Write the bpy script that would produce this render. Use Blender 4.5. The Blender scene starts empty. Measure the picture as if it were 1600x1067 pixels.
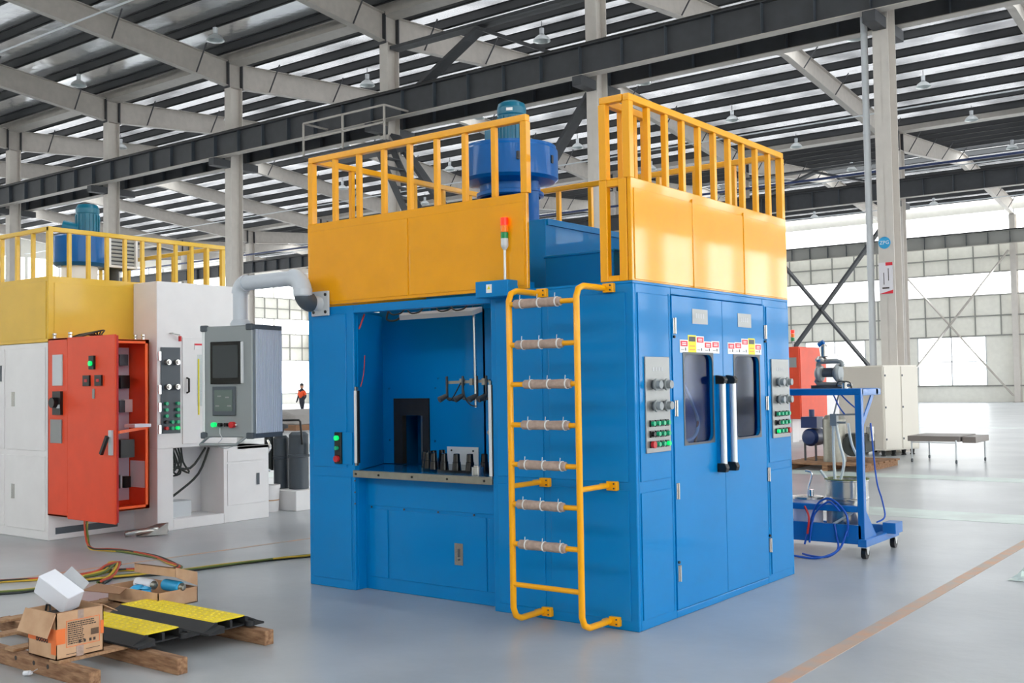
import bpy, math, random
from mathutils import Vector as V, Matrix
random.seed(7)
S = bpy.context.scene
COL = S.collection
# ------------------------------------------------------------------ camera, world, exposure
cam_d = bpy.data.cameras.new('camera'); cam = bpy.data.objects.new('camera', cam_d); COL.objects.link(cam)
S.camera = cam
cam_d.sensor_width = 36; cam_d.lens = 1674.4/1600*36; cam_d.clip_end = 500; cam_d.clip_start = .1
yaw, pitch, roll = .6526, .0391, -.0157
fw = V((-math.sin(yaw)*math.cos(pitch), math.cos(yaw)*math.cos(pitch), math.sin(pitch)))
rt = V((math.cos(yaw), math.sin(yaw), 0)); up = rt.cross(fw)
r2 = rt*math.cos(roll)+up*math.sin(roll); u2 = -rt*math.sin(roll)+up*math.cos(roll)
M = Matrix((r2, u2, -fw)).transposed().to_4x4(); M.translation = V((3.5844, -5.9861, 1.6078))
cam.matrix_world = M
W = bpy.data.worlds.new('world'); S.world = W; W.use_nodes = True
nt = W.node_tree; bg = nt.nodes['Background']
tc = nt.nodes.new('ShaderNodeTexCoord'); sx = nt.nodes.new('ShaderNodeSeparateXYZ'); cr = nt.nodes.new('ShaderNodeValToRGB')
nt.links.new(tc.outputs['Generated'], sx.inputs[0]); nt.links.new(sx.outputs[2], cr.inputs[0]); nt.links.new(cr.outputs[0], bg.inputs[0])
cr.color_ramp.elements[0].position = 0; cr.color_ramp.elements[0].color = (1, 1, 1, 1)
cr.color_ramp.elements[1].position = .8; cr.color_ramp.elements[1].color = (.95, .975, 1, 1)
bg.inputs[1].default_value = 1.0
S.view_settings.view_transform = 'Standard'; S.view_settings.look = 'None'; S.view_settings.gamma = 1
S.view_settings.use_curve_mapping = False
S.view_settings.exposure = 2.95

# ------------------------------------------------------------------ materials
def lin(c): return tuple(((v/255)/12.92 if v/255 <= .04045 else ((v/255+.055)/1.055)**2.4) for v in c)+(1,)
MT = {}
def mat(name, c, rough=.5, metal=0, var=.0, scale=4, bump=0, bscale=30, coat=0, emit=0, c2=None, spec=.5, vec=None):
    m = bpy.data.materials.new(name); m.use_nodes = True; t = m.node_tree; b = t.nodes['Principled BSDF']
    b.inputs['Base Color'].default_value = lin(c); b.inputs['Roughness'].default_value = rough
    b.inputs['Metallic'].default_value = metal; b.inputs['Coat Weight'].default_value = coat; b.inputs['Coat Roughness'].default_value = .06
    b.inputs['Specular IOR Level'].default_value = spec
    co = t.nodes.new('ShaderNodeTexCoord'); out = co.outputs['Object']
    if vec:
        mp = t.nodes.new('ShaderNodeMapping'); mp.inputs['Scale'].default_value = vec; t.links.new(out, mp.inputs[0]); out = mp.outputs[0]
    if var or c2:
        n = t.nodes.new('ShaderNodeTexNoise'); n.inputs['Scale'].default_value = scale; n.inputs['Detail'].default_value = 6; t.links.new(out, n.inputs['Vector'])
        r = t.nodes.new('ShaderNodeValToRGB'); r.color_ramp.elements[0].position = .35; r.color_ramp.elements[1].position = .65
        a = lin(c); d = lin(c2) if c2 else tuple(min(1, x*(1+var)) for x in a[:3])+(1,)
        a2 = a if c2 else tuple(x*(1-var) for x in a[:3])+(1,)
        r.color_ramp.elements[0].color = a2; r.color_ramp.elements[1].color = d
        t.links.new(n.outputs[0], r.inputs[0]); t.links.new(r.outputs[0], b.inputs['Base Color'])
    if bump:
        n = t.nodes.new('ShaderNodeTexNoise'); n.inputs['Scale'].default_value = bscale; n.inputs['Detail'].default_value = 3; t.links.new(out, n.inputs['Vector'])
        k = t.nodes.new('ShaderNodeBump'); k.inputs['Strength'].default_value = bump; k.inputs['Distance'].default_value = .05
        t.links.new(n.outputs[0], k.inputs['Height']); t.links.new(k.outputs[0], b.inputs['Normal'])
    if emit:
        b.inputs['Emission Color'].default_value = lin(c); b.inputs['Emission Strength'].default_value = emit
    MT[name] = m; return m
mat('blue', (0, 124, 192), .4, var=.04, scale=1.2, coat=.28, bump=.012, bscale=3, spec=.1)
mat('blue_table', (0, 112, 180), .1, coat=.4)
mat('fan_blue', (0, 92, 166), .4, spec=.15, coat=.25, var=.06)
mat('teal', (0, 104, 132), .35, var=.1)
mat('yellow', (240, 164, 0), .38, coat=.85, var=.03, bump=.035, bscale=3, spec=.1)
mat('yellow_pale', (228, 184, 62), .4, coat=.3, var=.03, spec=.2)
mat('yellow_rail', (246, 170, 0), .38, coat=.3, spec=.3)
mat('floor', (160, 164, 168), .3, c2=(180, 183, 186), scale=.7, bump=.04, bscale=9)
mat('steel_grey', (178, 172, 165), .55, var=.05)
mat('column_paint', (206, 200, 193), .5, var=.03)
mat('dark_steel', (62, 64, 68), .6, var=.08)
mat('purlin', (58, 59, 61), .65)
mat('foil', (250, 250, 252), .2, metal=.8, var=.06, scale=2, bump=.3, bscale=1.6, vec=(1, 1.6, 1))
mat('wall_sheet', (234, 233, 226), .6, var=.03)
mat('girt', (150, 150, 145), .6)
mat('white', (232, 230, 230), .4, var=.02)
mat('light_grey', (200, 204, 208), .4)
mat('pipe_grey', (196, 203, 212), .38)
mat('dark_grey', (72, 80, 88), .45)
mat('box_grey', (142, 148, 150), .45, metal=.2)
mat('fin_grey', (208, 214, 228), .5)
mat('plate', (148, 150, 150), .4, metal=.6)
mat('stainless', (190, 188, 184), .25, metal=.9, var=.05)
mat('brushed', (150, 148, 138), .38, metal=.75, var=.06, scale=20)
mat('chrome', (220, 220, 220), .15, metal=1)
mat('alu', (225, 228, 230), .35, metal=.3)
mat('black', (16, 16, 18), .4)
mat('black_gloss', (14, 14, 16), .15)
mat('screen', (58, 63, 66), .12)
mat('screen2', (98, 112, 108), .15)
mat('rubber', (30, 31, 34), .7, var=.2, scale=12)
mat('red', (190, 28, 32), .4)
mat('orange_red', (232, 72, 30), .45, var=.04)
mat('orange_in', (255, 96, 22), .5)
mat('green_lit', (0, 225, 110), .4, emit=.1)
mat('green_btn', (30, 175, 125), .3)
mat('red_lit', (255, 40, 15), .3, emit=.12)
mat('amber', (255, 130, 20), .3)
mat('green_lens', (10, 140, 80), .3)
mat('foam', (172, 150, 138), .8, var=.12, scale=30, bump=.2)
mat('tie', (225, 225, 225), .5)
mat('carton', (190, 150, 116), .8, c2=(204, 166, 132), scale=8)
mat('carton_dark', (150, 112, 84), .85)
mat('carton_orange', (232, 120, 62), .8)
mat('ink', (60, 52, 50), .8)
mat('wood', (150, 112, 80), .8, c2=(176, 140, 106), scale=10, vec=(1, 6, 6), bump=.2)
mat('dark_wood', (122, 86, 60), .85, c2=(168, 130, 98), scale=8, vec=(1, 6, 6), bump=.2)
mat('ramp_yellow', (232, 205, 30), .5, var=.05)
mat('paper', (226, 228, 236), .5)
mat('paper_grey', (180, 182, 186), .5)
mat('sticker_white', (235, 235, 235), .5); mat('sticker_yellow', (240, 225, 30), .5); mat('sticker_red', (225, 40, 60), .5)
mat('sign_blue', (40, 160, 215), .5); mat('poster', (225, 222, 228), .5); mat('poster_red', (215, 30, 50), .5)
mat('table_grey', (128, 120, 115), .45, metal=.2)
mat('cream', (226, 220, 208), .4); mat('cream2', (206, 198, 186), .5)
mat('cart_blue', (8, 104, 182), .35, coat=.3)
mat('hose', (215, 222, 220), .3); mat('hose_blue', (10, 80, 180), .35); mat('cable_black', (45, 50, 48), .6)
mat('cable_yellow', (205, 170, 50), .6); mat('cable_red', (190, 70, 45), .6); mat('cable_green', (95, 110, 50), .6)
mat('line_orange', (205, 160, 128), .5, c2=(180, 168, 158), scale=5)
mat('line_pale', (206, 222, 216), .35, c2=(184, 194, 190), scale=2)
mat('vest', (250, 90, 40), .7); mat('trousers', (45, 48, 60), .8); mat('skin', (200, 150, 125), .6)
mat('tarp', (150, 145, 140), .6, bump=.5, bscale=3)
mat('lamp_alu', (205, 208, 208), .3, metal=.7)
mat('navy', (25, 45, 90), .35)
mat('interior_white', (205, 200, 215), .5)
mat('bucket', (210, 208, 225), .4)
def glassy(name, tint, f, rough=.03):
    m = bpy.data.materials.new(name); m.use_nodes = True; t = m.node_tree; t.nodes.remove(t.nodes['Principled BSDF'])
    o = t.nodes['Material Output']; tr = t.nodes.new('ShaderNodeBsdfTransparent'); tr.inputs[0].default_value = tint
    g = t.nodes.new('ShaderNodeBsdfGlossy'); g.inputs[1].default_value = rough; mx = t.nodes.new('ShaderNodeMixShader'); mx.inputs[0].default_value = f
    t.links.new(tr.outputs[0], mx.inputs[1]); t.links.new(g.outputs[0], mx.inputs[2]); t.links.new(mx.outputs[0], o.inputs[0]); MT[name] = m
m = MT['wall_sheet']; t_ = m.node_tree; tl_ = t_.nodes.new('ShaderNodeBsdfTranslucent'); tl_.inputs[0].default_value = lin((240, 238, 228)); mx_ = t_.nodes.new('ShaderNodeMixShader'); mx_.inputs[0].default_value = .1
t_.links.new(t_.nodes['Principled BSDF'].outputs[0], mx_.inputs[1]); t_.links.new(tl_.outputs[0], mx_.inputs[2]); t_.links.new(mx_.outputs[0], t_.nodes['Material Output'].inputs[0])  # translucency added to brighten the sheets with sky from outside
glassy('window_glass', (.97, .98, .98, 1), .06)
glassy('door_glass', (.42, .56, .76, 1), .06, .06)
glassy('frosted', (.9, .93, .93, 1), .05)

# ------------------------------------------------------------------ mesh builder
ROOT = {}       # object name -> world origin of its thing
class B:
    def __init__(s): s.v = []; s.f = []; s.sm = []
    def add(s, vs, fs, smooth=False):
        n = len(s.v); s.v += [tuple(v) for v in vs]; s.f += [tuple(i+n for i in f) for f in fs]; s.sm += [smooth]*len(fs); return s
    def box(s, x0, x1, y0, y1, z0, z1):
        vs = [(x, y, z) for x in (x0, x1) for y in (y0, y1) for z in (z0, z1)]
        return s.add(vs, [(0, 1, 3, 2), (4, 6, 7, 5), (0, 4, 5, 1), (2, 3, 7, 6), (0, 2, 6, 4), (1, 5, 7, 3)])
    def obox(s, c, a, b, d):
        c, a, b, d = V(c), V(a), V(b), V(d)
        vs = [c+a*i+b*j+d*k for i in (-1, 1) for j in (-1, 1) for k in (-1, 1)]
        fs = [(0, 1, 3, 2), (4, 6, 7, 5), (0, 4, 5, 1), (2, 3, 7, 6), (0, 2, 6, 4), (1, 5, 7, 3)]
        if a.cross(b).dot(d) < 0: fs = [f[::-1] for f in fs]
        return s.add(vs, fs)
    def bar(s, p, q, w, h, upv=(0, 0, 1)):
        p, q = V(p), V(q); a = (q-p)/2; n = a.normalized(); u = V(upv); u = (u-n*u.dot(n))
        if u.length < 1e-3: u = V((1, 0, 0)); u = u-n*u.dot(n)
        u.normalize(); r = n.cross(u); return s.obox((p+q)/2, a, r*w/2, u*h/2)
    def cyl(s, p, q, r, r2=None, n=14, cap=True):
        p, q = V(p), V(q); r2 = r if r2 is None else r2; d = (q-p).normalized()
        a = d.orthogonal().normalized(); b = d.cross(a)
        ring = lambda c, rr: [c+(a*math.cos(2*math.pi*i/n)+b*math.sin(2*math.pi*i/n))*rr for i in range(n)]
        s.add(ring(p, r)+ring(q, r2), [(i, (i+1) % n, n+(i+1) % n, n+i) for i in range(n)], True)
        if cap: s.add(ring(p, r), [tuple(range(n))[::-1]]); s.add(ring(q, r2), [tuple(range(n))])
        return s
    def lathe(s, c, prof, n=20, axis=(0, 0, 1)):      # profile: (radius, height)
        c = V(c); d = V(axis).normalized(); a = d.orthogonal().normalized(); b = d.cross(a)
        ring = lambda r, h: [c+d*h+(a*math.cos(2*math.pi*i/n)+b*math.sin(2*math.pi*i/n))*r for i in range(n)]
        for (r0, h0), (r1, h1) in zip(prof[:-1], prof[1:]):
            s.add(ring(r0, h0)+ring(r1, h1), [(i, (i+1) % n, n+(i+1) % n, n+i) for i in range(n)], True)
        return s
    def tube(s, pts, r, n=8, sub=0):
        pts = [V(p) for p in pts]
        if sub:
            o = []
            for i in range(len(pts)-1):
                p0 = pts[max(i-1, 0)]; p1 = pts[i]; p2 = pts[i+1]; p3 = pts[min(i+2, len(pts)-1)]
                for k in range(sub):
                    t = k/sub; o.append(.5*((2*p1)+(p2-p0)*t+(2*p0-5*p1+4*p2-p3)*t*t+(3*p1-p0-3*p2+p3)*t**3))
            pts = o+[pts[-1]]
        d = (pts[1]-pts[0]).normalized(); a = d.orthogonal().normalized(); vs = []
        for i, p in enumerate(pts):
            d = (pts[min(i+1, len(pts)-1)]-pts[max(i-1, 0)]).normalized(); a = (a-d*a.dot(d)).normalized(); b = d.cross(a)
            vs += [p+(a*math.cos(2*math.pi*k/n)+b*math.sin(2*math.pi*k/n))*r for k in range(n)]
        L = len(pts)
        s.add(vs, [(i*n+k, i*n+(k+1) % n, (i+1)*n+(k+1) % n, (i+1)*n+k) for i in range(L-1) for k in range(n)], True)
        s.add(vs[:n], [tuple(range(n))[::-1]]); s.add(vs[-n:], [tuple(range(n))]); return s
    def prism(s, poly, ext):
        poly = [V(p) for p in poly]; e = V(ext); n = len(poly)
        nm = sum(((poly[i]-poly[0]).cross(poly[(i+1) % n]-poly[0]) for i in range(n)), V((0, 0, 0)))
        if nm.dot(e) < 0: poly = poly[::-1]
        s.add(poly+[p+e for p in poly], [tuple(range(n))[::-1], tuple(range(n, 2*n))]+[(i, (i+1) % n, n+(i+1) % n, n+i) for i in range(n)]); return s
    def holeplate(s, o, U, Vv, N, rect, hole, rad, th, k=5):   # plate in plane o+u*U+v*V, thick along N, rounded hole
        o, U, Vv, N = V(o), V(U), V(Vv), V(N); (a0, b0, a1, b1), (h0, g0, h1, g1) = rect, hole
        inn = []
        for cx, cy, s0 in ((h1-rad, g1-rad, 0), (h0+rad, g1-rad, 90), (h0+rad, g0+rad, 180), (h1-rad, g0+rad, 270)):
            for i in range(k): t = math.radians(s0+90*i/(k-1)); inn.append((cx+rad*math.cos(t), cy+rad*math.sin(t)))
        cx, cy = (h0+h1)/2, (g0+g1)/2; out = []; crn = [(a1, b1), (a0, b1), (a0, b0), (a1, b0)]
        for j in range(4):
            for i in range(k): 
                x, y = inn[j*k+i]
                if i == k//2: out.append(crn[j])
                elif (i < k//2) == (j % 2 == 0): out.append((crn[j][0], y))
                else: out.append((x, crn[j][1]))
        P = lambda q, h: o+U*q[0]+Vv*q[1]+N*h
        n = len(inn)
        vs = [P(q, th) for q in inn]+[P(q, th) for q in out]+[P(q, 0) for q in inn]+[P(q, 0) for q in out]
        fs = []
        for i in range(n):
            j = (i+1) % n; fs += [(i, n+i, n+j, j), (2*n+i, 2*n+j, 3*n+j, 3*n+i), (i, j, 2*n+j, 2*n+i), (n+i, 3*n+i, 3*n+j, n+j)]
        s.add(vs, fs); return s
    def build(s, name, m, parent=None, bev=0, kind=None, label=None, seg=1):
        o0 = ROOT.get(parent.name, V((0, 0, 0))) if parent else V((0, 0, 0))
        me = bpy.data.meshes.new(name); me.from_pydata([tuple(V(v)-o0) for v in s.v], [], s.f)
        me.polygons.foreach_set('use_smooth', s.sm); me.materials.append(MT[m]); me.update()
        ob = bpy.data.objects.new(name, me); COL.objects.link(ob)
        if parent: ob.parent = parent; ROOT[ob.name] = o0
        if bev:
            md = ob.modifiers.new('bevel', 'BEVEL'); md.width = bev; md.segments = seg; md.limit_method = 'ANGLE'; md.angle_limit = .7
        if kind: ob['kind'] = kind
        if label: ob['label'] = label
        return ob
def thing(name, loc, label, cat, group=None, rz=0):
    o = bpy.data.objects.new(name, None); COL.objects.link(o); o.location = loc; o.empty_display_size = .1
    ROOT[o.name] = V(loc); o['label'] = label; o['category'] = cat
    if group: o['group'] = group
    return o
def tag(o, label, cat, group=None):
    o['label'] = label; o['category'] = cat
    if group: o['group'] = group
    return o
def text_mesh(name, body, size, m, parent, o, U, Vv, label=None):
    c = bpy.data.curves.new(name, 'FONT'); c.body = body; c.size = size; c.align_x = 'CENTER'; c.align_y = 'CENTER'; c.extrude = .0006; c.resolution_u = 2
    t = bpy.data.objects.new(name, c); COL.objects.link(t)
    me = bpy.data.meshes.new_from_object(t); COL.objects.unlink(t); bpy.data.objects.remove(t)
    U, Vv = V(U), V(Vv); N = U.cross(Vv); o0 = ROOT.get(parent.name, V((0, 0, 0)))
    mw = Matrix((U, Vv, N)).transposed().to_4x4(); mw.translation = V(o)-o0; me.transform(mw)
    me.materials.clear(); me.materials.append(MT[m])
    ob = bpy.data.objects.new(name, me); COL.objects.link(ob); ob.parent = parent; ROOT[ob.name] = o0
    return ob

# ================================================================== SETTING
XL, XR = -75.0, 18.5
YA, YB, YC = 17.6, 42.5, 64.0
floor = B().box(XL-2, XR+10, -40, YC+6, -.1, 0).build('floor', 'floor', kind='structure')
def fline(pts, w, m):
    b = B()
    for p, q in zip(pts[:-1], pts[1:]):
        p, q = V((*p, 0)), V((*q, 0)); d = (q-p).normalized().cross(V((0, 0, 1)))*w/2
        b.prism([p-d, p+d, q+d, q-d], (0, 0, .002))
    return b.build('floor_line', m, floor)  # builds both the orange painted lines and the pale bands
fline([(1.2, -1.6), (1.12, 30)], .1, 'line_orange')
fline([(-5.7, -3.5), (-5.0, 2.5), (-4.6, 6.0)], .05, 'line_orange')
fline([(-50, 7.0), (18, 7.0)], .8, 'line_pale')  # pale greenish band across the hall floor
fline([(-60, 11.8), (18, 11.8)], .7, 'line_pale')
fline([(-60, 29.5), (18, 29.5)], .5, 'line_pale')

prof = [(-20, 13.9), (-8, 12.8), (5, 14.1), (YA, 12.9), (30, 13.75), (YB, 12.6), (53, 13.35), (YC, 12.25)]
FR = [-4+7.5*k for k in range(-9, 4)]
def roof_sheet(name, f):
    m = MT['foil'].copy(); m.name = name; MT[name] = m; t = m.node_tree
    n = t.nodes.new('ShaderNodeTexNoise'); n.inputs['Scale'].default_value = .55; n.inputs['Detail'].default_value = 5
    c = t.nodes.new('ShaderNodeTexCoord'); t.links.new(c.outputs['Object'], n.inputs['Vector'])
    mr = t.nodes.new('ShaderNodeMapRange'); mr.inputs[1].default_value = .35; mr.inputs[2].default_value = .6; mr.inputs[3].default_value = f*.35; mr.inputs[4].default_value = f
    t.links.new(n.outputs[0], mr.inputs[0])
    tl = t.nodes.new('ShaderNodeBsdfTranslucent'); tl.inputs[0].default_value = (.97, .98, 1, 1); mx = t.nodes.new('ShaderNodeMixShader')
    t.links.new(mr.outputs[0], mx.inputs[0]); t.links.new(t.nodes['Principled BSDF'].outputs[0], mx.inputs[1]); t.links.new(tl.outputs[0], mx.inputs[2]); t.links.new(mx.outputs[0], t.nodes['Material Output'].inputs[0])
roof_sheet('glow_foil', .105); roof_sheet('glow_foil_far', .08)  # foil with added translucency: sky glow stands in for bright reflections
far_b = []
ceil_b = B(); SKY = 1.1; skyl = []
for (y0, z0), (y1, z1) in zip(prof[:-1], prof[1:]):
    g = (z1-z0)/(y1-y0); up_ = z1 > z0
    if up_: skyl.append((y1-SKY, z1-g*SKY, y1, z1)); y1 -= SKY; z1 -= g*SKY
    else: skyl.append((y0, z0, y0+SKY, z0+g*SKY)); y0 += SKY; z0 += g*SKY
    qb = ceil_b if y0 < YA-.1 else B()
    qb.add([(XL, y0, z0+.325), (XR, y0, z0+.325), (XR, y1, z1+.325), (XL, y1, z1+.325)], [(3, 2, 1, 0)])
    if qb is not ceil_b: far_b.append((qb, 'glow_foil' if y0 < YB-.1 else 'glow_foil_far'))
ceiling = ceil_b.build('ceiling', 'foil', kind='structure')
for qb, m_ in far_b: qb.build('roof_sheet', m_, ceiling)
for (y0, z0, y1, z1) in skyl:
    B().add([(XL, y0, z0+.36), (XR, y0, z0+.36), (XR, y1, z1+.36), (XL, y1, z1+.36)], [(3, 2, 1, 0)]).build('ridge_skylight', 'frosted', ceiling)
pm = None
for (y0, z0), (y1, z1) in zip(prof[:-1], prof[1:]):
    n = round(abs(y1-y0)/1.5); sl = (z1-z0)/(y1-y0)
    for i in range(n):
        y = y0+(i+.5)*(y1-y0)/n; z = z0+sl*(y-y0)
        if pm is None:
            q = B().box(XL, XR, -.035, .035, 0, .30); q.box(XL, XR, -.035, .07, 0, .02)
            q.box(XL, XR, -.07, .035, .28, .30); ob = q.build('purlin', 'purlin', ceiling); pm = ob.data
        else:
            ob = bpy.data.objects.new('purlin', pm); COL.objects.link(ob); ob.parent = ceiling
        ob.location = (0, y, z+.01)
# rafters: haunched plate girders
def rafter(x, y0, z0, y1, z1, d0, d1):
    b = B(); t = .012; hw = .125
    for a, c, h in ((0, 0, 0),):
        b.prism([(x-t, y0, z0-d0), (x-t, y0, z0), (x-t, y1, z1), (x-t, y1, z1-d1)], (2*t, 0, 0))
    b.prism([(x-hw, y0, z0), (x-hw, y0, z0-.02), (x-hw, y1, z1-.02), (x-hw, y1, z1)], (2*hw, 0, 0))
    b.prism([(x-hw, y0, z0-d0), (x-hw, y0, z0-d0-.02), (x-hw, y1, z1-d1-.02), (x-hw, y1, z1-d1)], (2*hw, 0, 0))
    return b
raf = {}
for x in FR:
    for k, ((y0, z0), (y1, z1)) in enumerate(zip(prof[:-1], prof[1:])):
        d0, d1 = (.85, .62) if k % 2 == 1 else (.62, .85)
        if k not in raf:
            ob = rafter(0, y0, z0, y1, z1, d0, d1).build('rafter', 'steel_grey', ceiling); raf[k] = ob.data
            fb = B(); nn = 4
            for i in range(nn):
                t = (i+.5)/nn; y = y0+(y1-y0)*t; z = z0+(z1-z0)*t; d = d0+(d1-d0)*t
                fb.bar((.02, y, z-d+.02), (.0, y+.0, z-d+.02), .03, .03)
                for s in (1,):
                    fb.bar((.06*s, y, z-d+.03), (.62*s, y, z+.1), .035, .035)
            raf[(k, 'b')] = fb
        else:
            ob = bpy.data.objects.new('rafter', raf[k]); COL.objects.link(ob); ob.parent = ceiling
        ob.location = (x, 0, 0)
        if -45 < x < 5:
            key = (k, 'bm')
            if key not in raf: ob2 = raf[(k, 'b')].build('fly_brace', 'dark_steel', ceiling, kind='stuff'); raf[key] = ob2.data
            else:
                ob2 = bpy.data.objects.new('fly_brace', raf[key]); COL.objects.link(ob2); ob2.parent = ceiling; ob2['kind'] = 'stuff'
            ob2.location = (x, 0, 0)
for y, z in ((YA, 12.9), (YB, 12.6)):
    b = B(); b.box(XL, XR, y-.3, y-.28, z-.02, z+.25); b.box(XL, XR, y+.28, y+.3, z-.02, z+.25); b.box(XL, XR, y-.3, y+.3, z-.04, z-.02)
    b.build('valley_gutter', 'steel_grey', ceiling)
for y, z in ((11, 13.3), (24, 13.1), (36, 12.9), (48, 12.7), (58, 12.5)):
    B().cyl((XL, y, z-.9), (XR, y, z-.9), .03, n=6).build('conduit', 'light_grey', ceiling)

# columns (H sections standing in three rows)
def column_mesh(top, d=.5, w=.34):
    b = B(); t = .014
    b.box(-w/2, w/2, -d/2, -d/2+t*1.4, 0, top); b.box(-w/2, w/2, d/2-t*1.4, d/2, 0, top); b.box(-t/2, t/2, -d/2, d/2, 0, top)
    return b
row_txt = {YA: ('in the nearest row', 12.05), YB: ('in the middle row', 11.75), YC: ('against the far wall', 11.4)}
seen = {(-4.0, YA): 'grey steel column with round blue sign and poster, right of the blue machine',
        (-11.5, YA): 'grey steel column rising behind the right end of the blue machine railing',
        (-19.0, YA): 'grey steel column behind the left half of the blue machine railing',
        (-26.5, YA): 'grey steel column just left of the blue machine, above the grey control box',
        (-34.0, YA): 'grey steel column rising behind the blue fan of the white machine',
        (-41.5, YA): 'grey steel column nearest the left edge of the photo in front row',
        (-11.5, YC): 'pale steel column on the far wall at the right edge of the photo',
        (-19.0, YC): 'pale steel column on the far wall hidden mostly by the sign column',
        (-11.5, YB): 'middle row column hidden just behind the column with the blue sign'}
for y, (txt, top) in row_txt.items():
    proto = None
    for x in FR:
        if x > 12: continue
        if x > 0 and y == YA: continue
        if proto is None:
            b = column_mesh(top); col = b.build('steel_column', 'column_paint', bev=0); proto = col
            bp = B().box(-.25, .25, -.36, .36, 0, .03).build('base_plate', 'steel_grey', col)
            cp = B().box(-.17, .17, -.25, .25, top-.02, top).build('cap_plate', 'steel_grey', col)
            if y != YC:
                for s_ in (-1, 1): B().box(-.14, .14, s_*.29-.02, s_*.29+.02, top-.05, top+.9).build('end_plate', 'dark_steel', col)
                br = B()
                for s in (-1, 1): br.box(-.14, .14, *(sorted((s*.25, s*.95))), 9.2, 9.45)
                br.build('beam_bracket', 'dark_steel', col); 
            kids = list(col.children)
        else:
            col = proto.copy(); COL.objects.link(col); ROOT[col.name] = V((0, 0, 0))
            for k in kids: c = k.copy(); COL.objects.link(c); c.parent = col
        col.location = (x, y, 0)
        i = FR.index(x)
        tag(col, seen.get((x, y), 'far grey steel column %s, among those left of the photographed machines' % txt if x < -41 else
            'grey steel column %s, seen past the %s' % (txt, 'blue machine' if x > -30 else 'white machine')), 'column', 'steel columns '+txt)
# crane beams
def crane_beam(y, z0, z1, label, w=.3, stiff=True, x0=XL, mt='dark_steel'):
    t = thing('crane_beam', (0, y, 0), label, 'beam')
    b = B(); b.box(x0, XR, y-.006, y+.006, z0, z1); b.box(x0, XR, y-w/2, y+w/2, z1-.02, z1); b.build('girder', mt, t)
    B().box(x0, XR, y-w/2, y+w/2, z0-.02, z0).build('bottom_flange', 'steel_grey' , t)
    B().box(x0, XR, y-.04, y+.04, z1, z1+.1).build('crane_rail', 'black', t)
    ms = None; x = 3.5
    while x > -64:
        if ms is None: ob = B().box(-.006, .006, y-w/2+.01, y+w/2-.01, z0, z1-.02).build('stiffener', 'dark_grey', t); ms = ob.data
        else: ob = bpy.data.objects.new('stiffener', ms); COL.objects.link(ob); ob.parent = t
        ob.location = (x, 0, 0); x -= 1.25
crane_beam(YA-.7, 9.5, 10.25, 'nearest dark steel crane runway beam crossing the whole photo')
crane_beam(YA+.7, 9.5, 10.25, 'dark crane beam just behind and below the nearest one')
crane_beam(YB-.7, 9.5, 10.25, 'dark crane runway beam on the middle column row, seen at right above the bright windows')
crane_beam(YC-.75, 9.6, 10.35, 'grey crane beam along the far wall between two bright window strips', mt='girt')
B().box(XL, XR, 40.9, 41.0, 10.6, 10.7).build('cable_trunking', 'navy', ceiling)
# bracing
def brace(name, segs, label, m='dark_steel', w=.21):
    t = thing(name, segs[0][0], label, 'brace')
    for p, q in segs:
        b = B()
        p, q = V(p), V(q); o = V((0, .09, 0))
        b.bar(p+o, q+o, w*.45, w, (0, 1, 0)); b.bar(p-o, q-o, w*.45, w, (0, 1, 0))
        for k in range(1, 8):
            c = p.lerp(q, k/8); b.bar(c-o*1.2, c+o*1.2, .03, .1)
        b.build('brace_bar', m, t)
brace('cross_brace', [((-18.8, YB, .4), (-11.7, YB, 9.2)), ((-11.7, YB, .4), (-18.8, YB, 9.2))], 'dark X-shaped steel brace in front of far windows, right beside the yellow panel')
brace('cross_brace', [((-18.8, YC-.4, .4), (-11.7, YC-.4, 9.2)), ((-11.7, YC-.4, .4), (-18.8, YC-.4, 9.2))], 'pale X-shaped brace on far wall right of the sign column', 'steel_grey', .14)
brace('cross_brace', [((-18.8, YA, .4), (-11.7, YA, 9.2)), ((-11.7, YA, .4), (-18.8, YA, 9.2))], 'dark X-shaped brace behind the blue fan, in the nearest column row')
brace('portal_brace', [((-18.8, YA, 11.85), (-11.7, YA, 11.85)), ((-15.4, YA, 11.75), (-18.7, YA, 10.0)), ((-15.4, YA, 11.75), (-11.8, YA, 10.0))], 'dark strut with two sloping braces above the nearest crane beam')
brace('portal_brace', [((-18.8, YB, 11.4), (-11.7, YB, 11.4)), ((-15.4, YB, 11.3), (-18.7, YB, 10.2)), ((-15.4, YB, 11.3), (-11.8, YB, 10.2))], 'dark strut with braces above the middle crane beam, far off')
# far wall with strips of windows
wb = B()
def wband(b, z0, z1): b.box(XL, XR, YC+.3, YC+.36, z0, z1)
wband(wb, 0, 1.0); wband(wb, 4.1, 6.6); wband(wb, 8.0, 9.95); wband(wb, 11.75, 12.6)
for x in [XL]+FR[:-1]:
    x1 = x+1.55; xe = x+7.5-1.8
    wb.box(x, x1, YC+.3, YC+.36, 1.0, 4.1); wb.box(xe, x+7.5, YC+.3, YC+.36, 1.0, 4.1)
wall_back = wb.build('wall_back', 'wall_sheet', kind='structure')
gm = None
for z in (1.0, 4.1, 5.32, 6.6, 8.0, 8.95):
    B().box(XL, XR, YC+.22, YC+.3, z-.04, z+.04).build('girt', 'girt', wall_back)
for z0, z1 in ((4.1, 6.6), (8.0, 9.95)):
    sm = None; x = -.4
    while x > -74.5:
        if sm is None: ob = B().box(-.035, .035, YC+.24, YC+.3, z0, z1).build('wall_stud', 'girt', wall_back); sm = ob.data
        else: ob = bpy.data.objects.new('wall_stud', sm); COL.objects.link(ob); ob.parent = wall_back
        ob.location = (x, 0, 0); x -= 1.5
wn = 1
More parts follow.
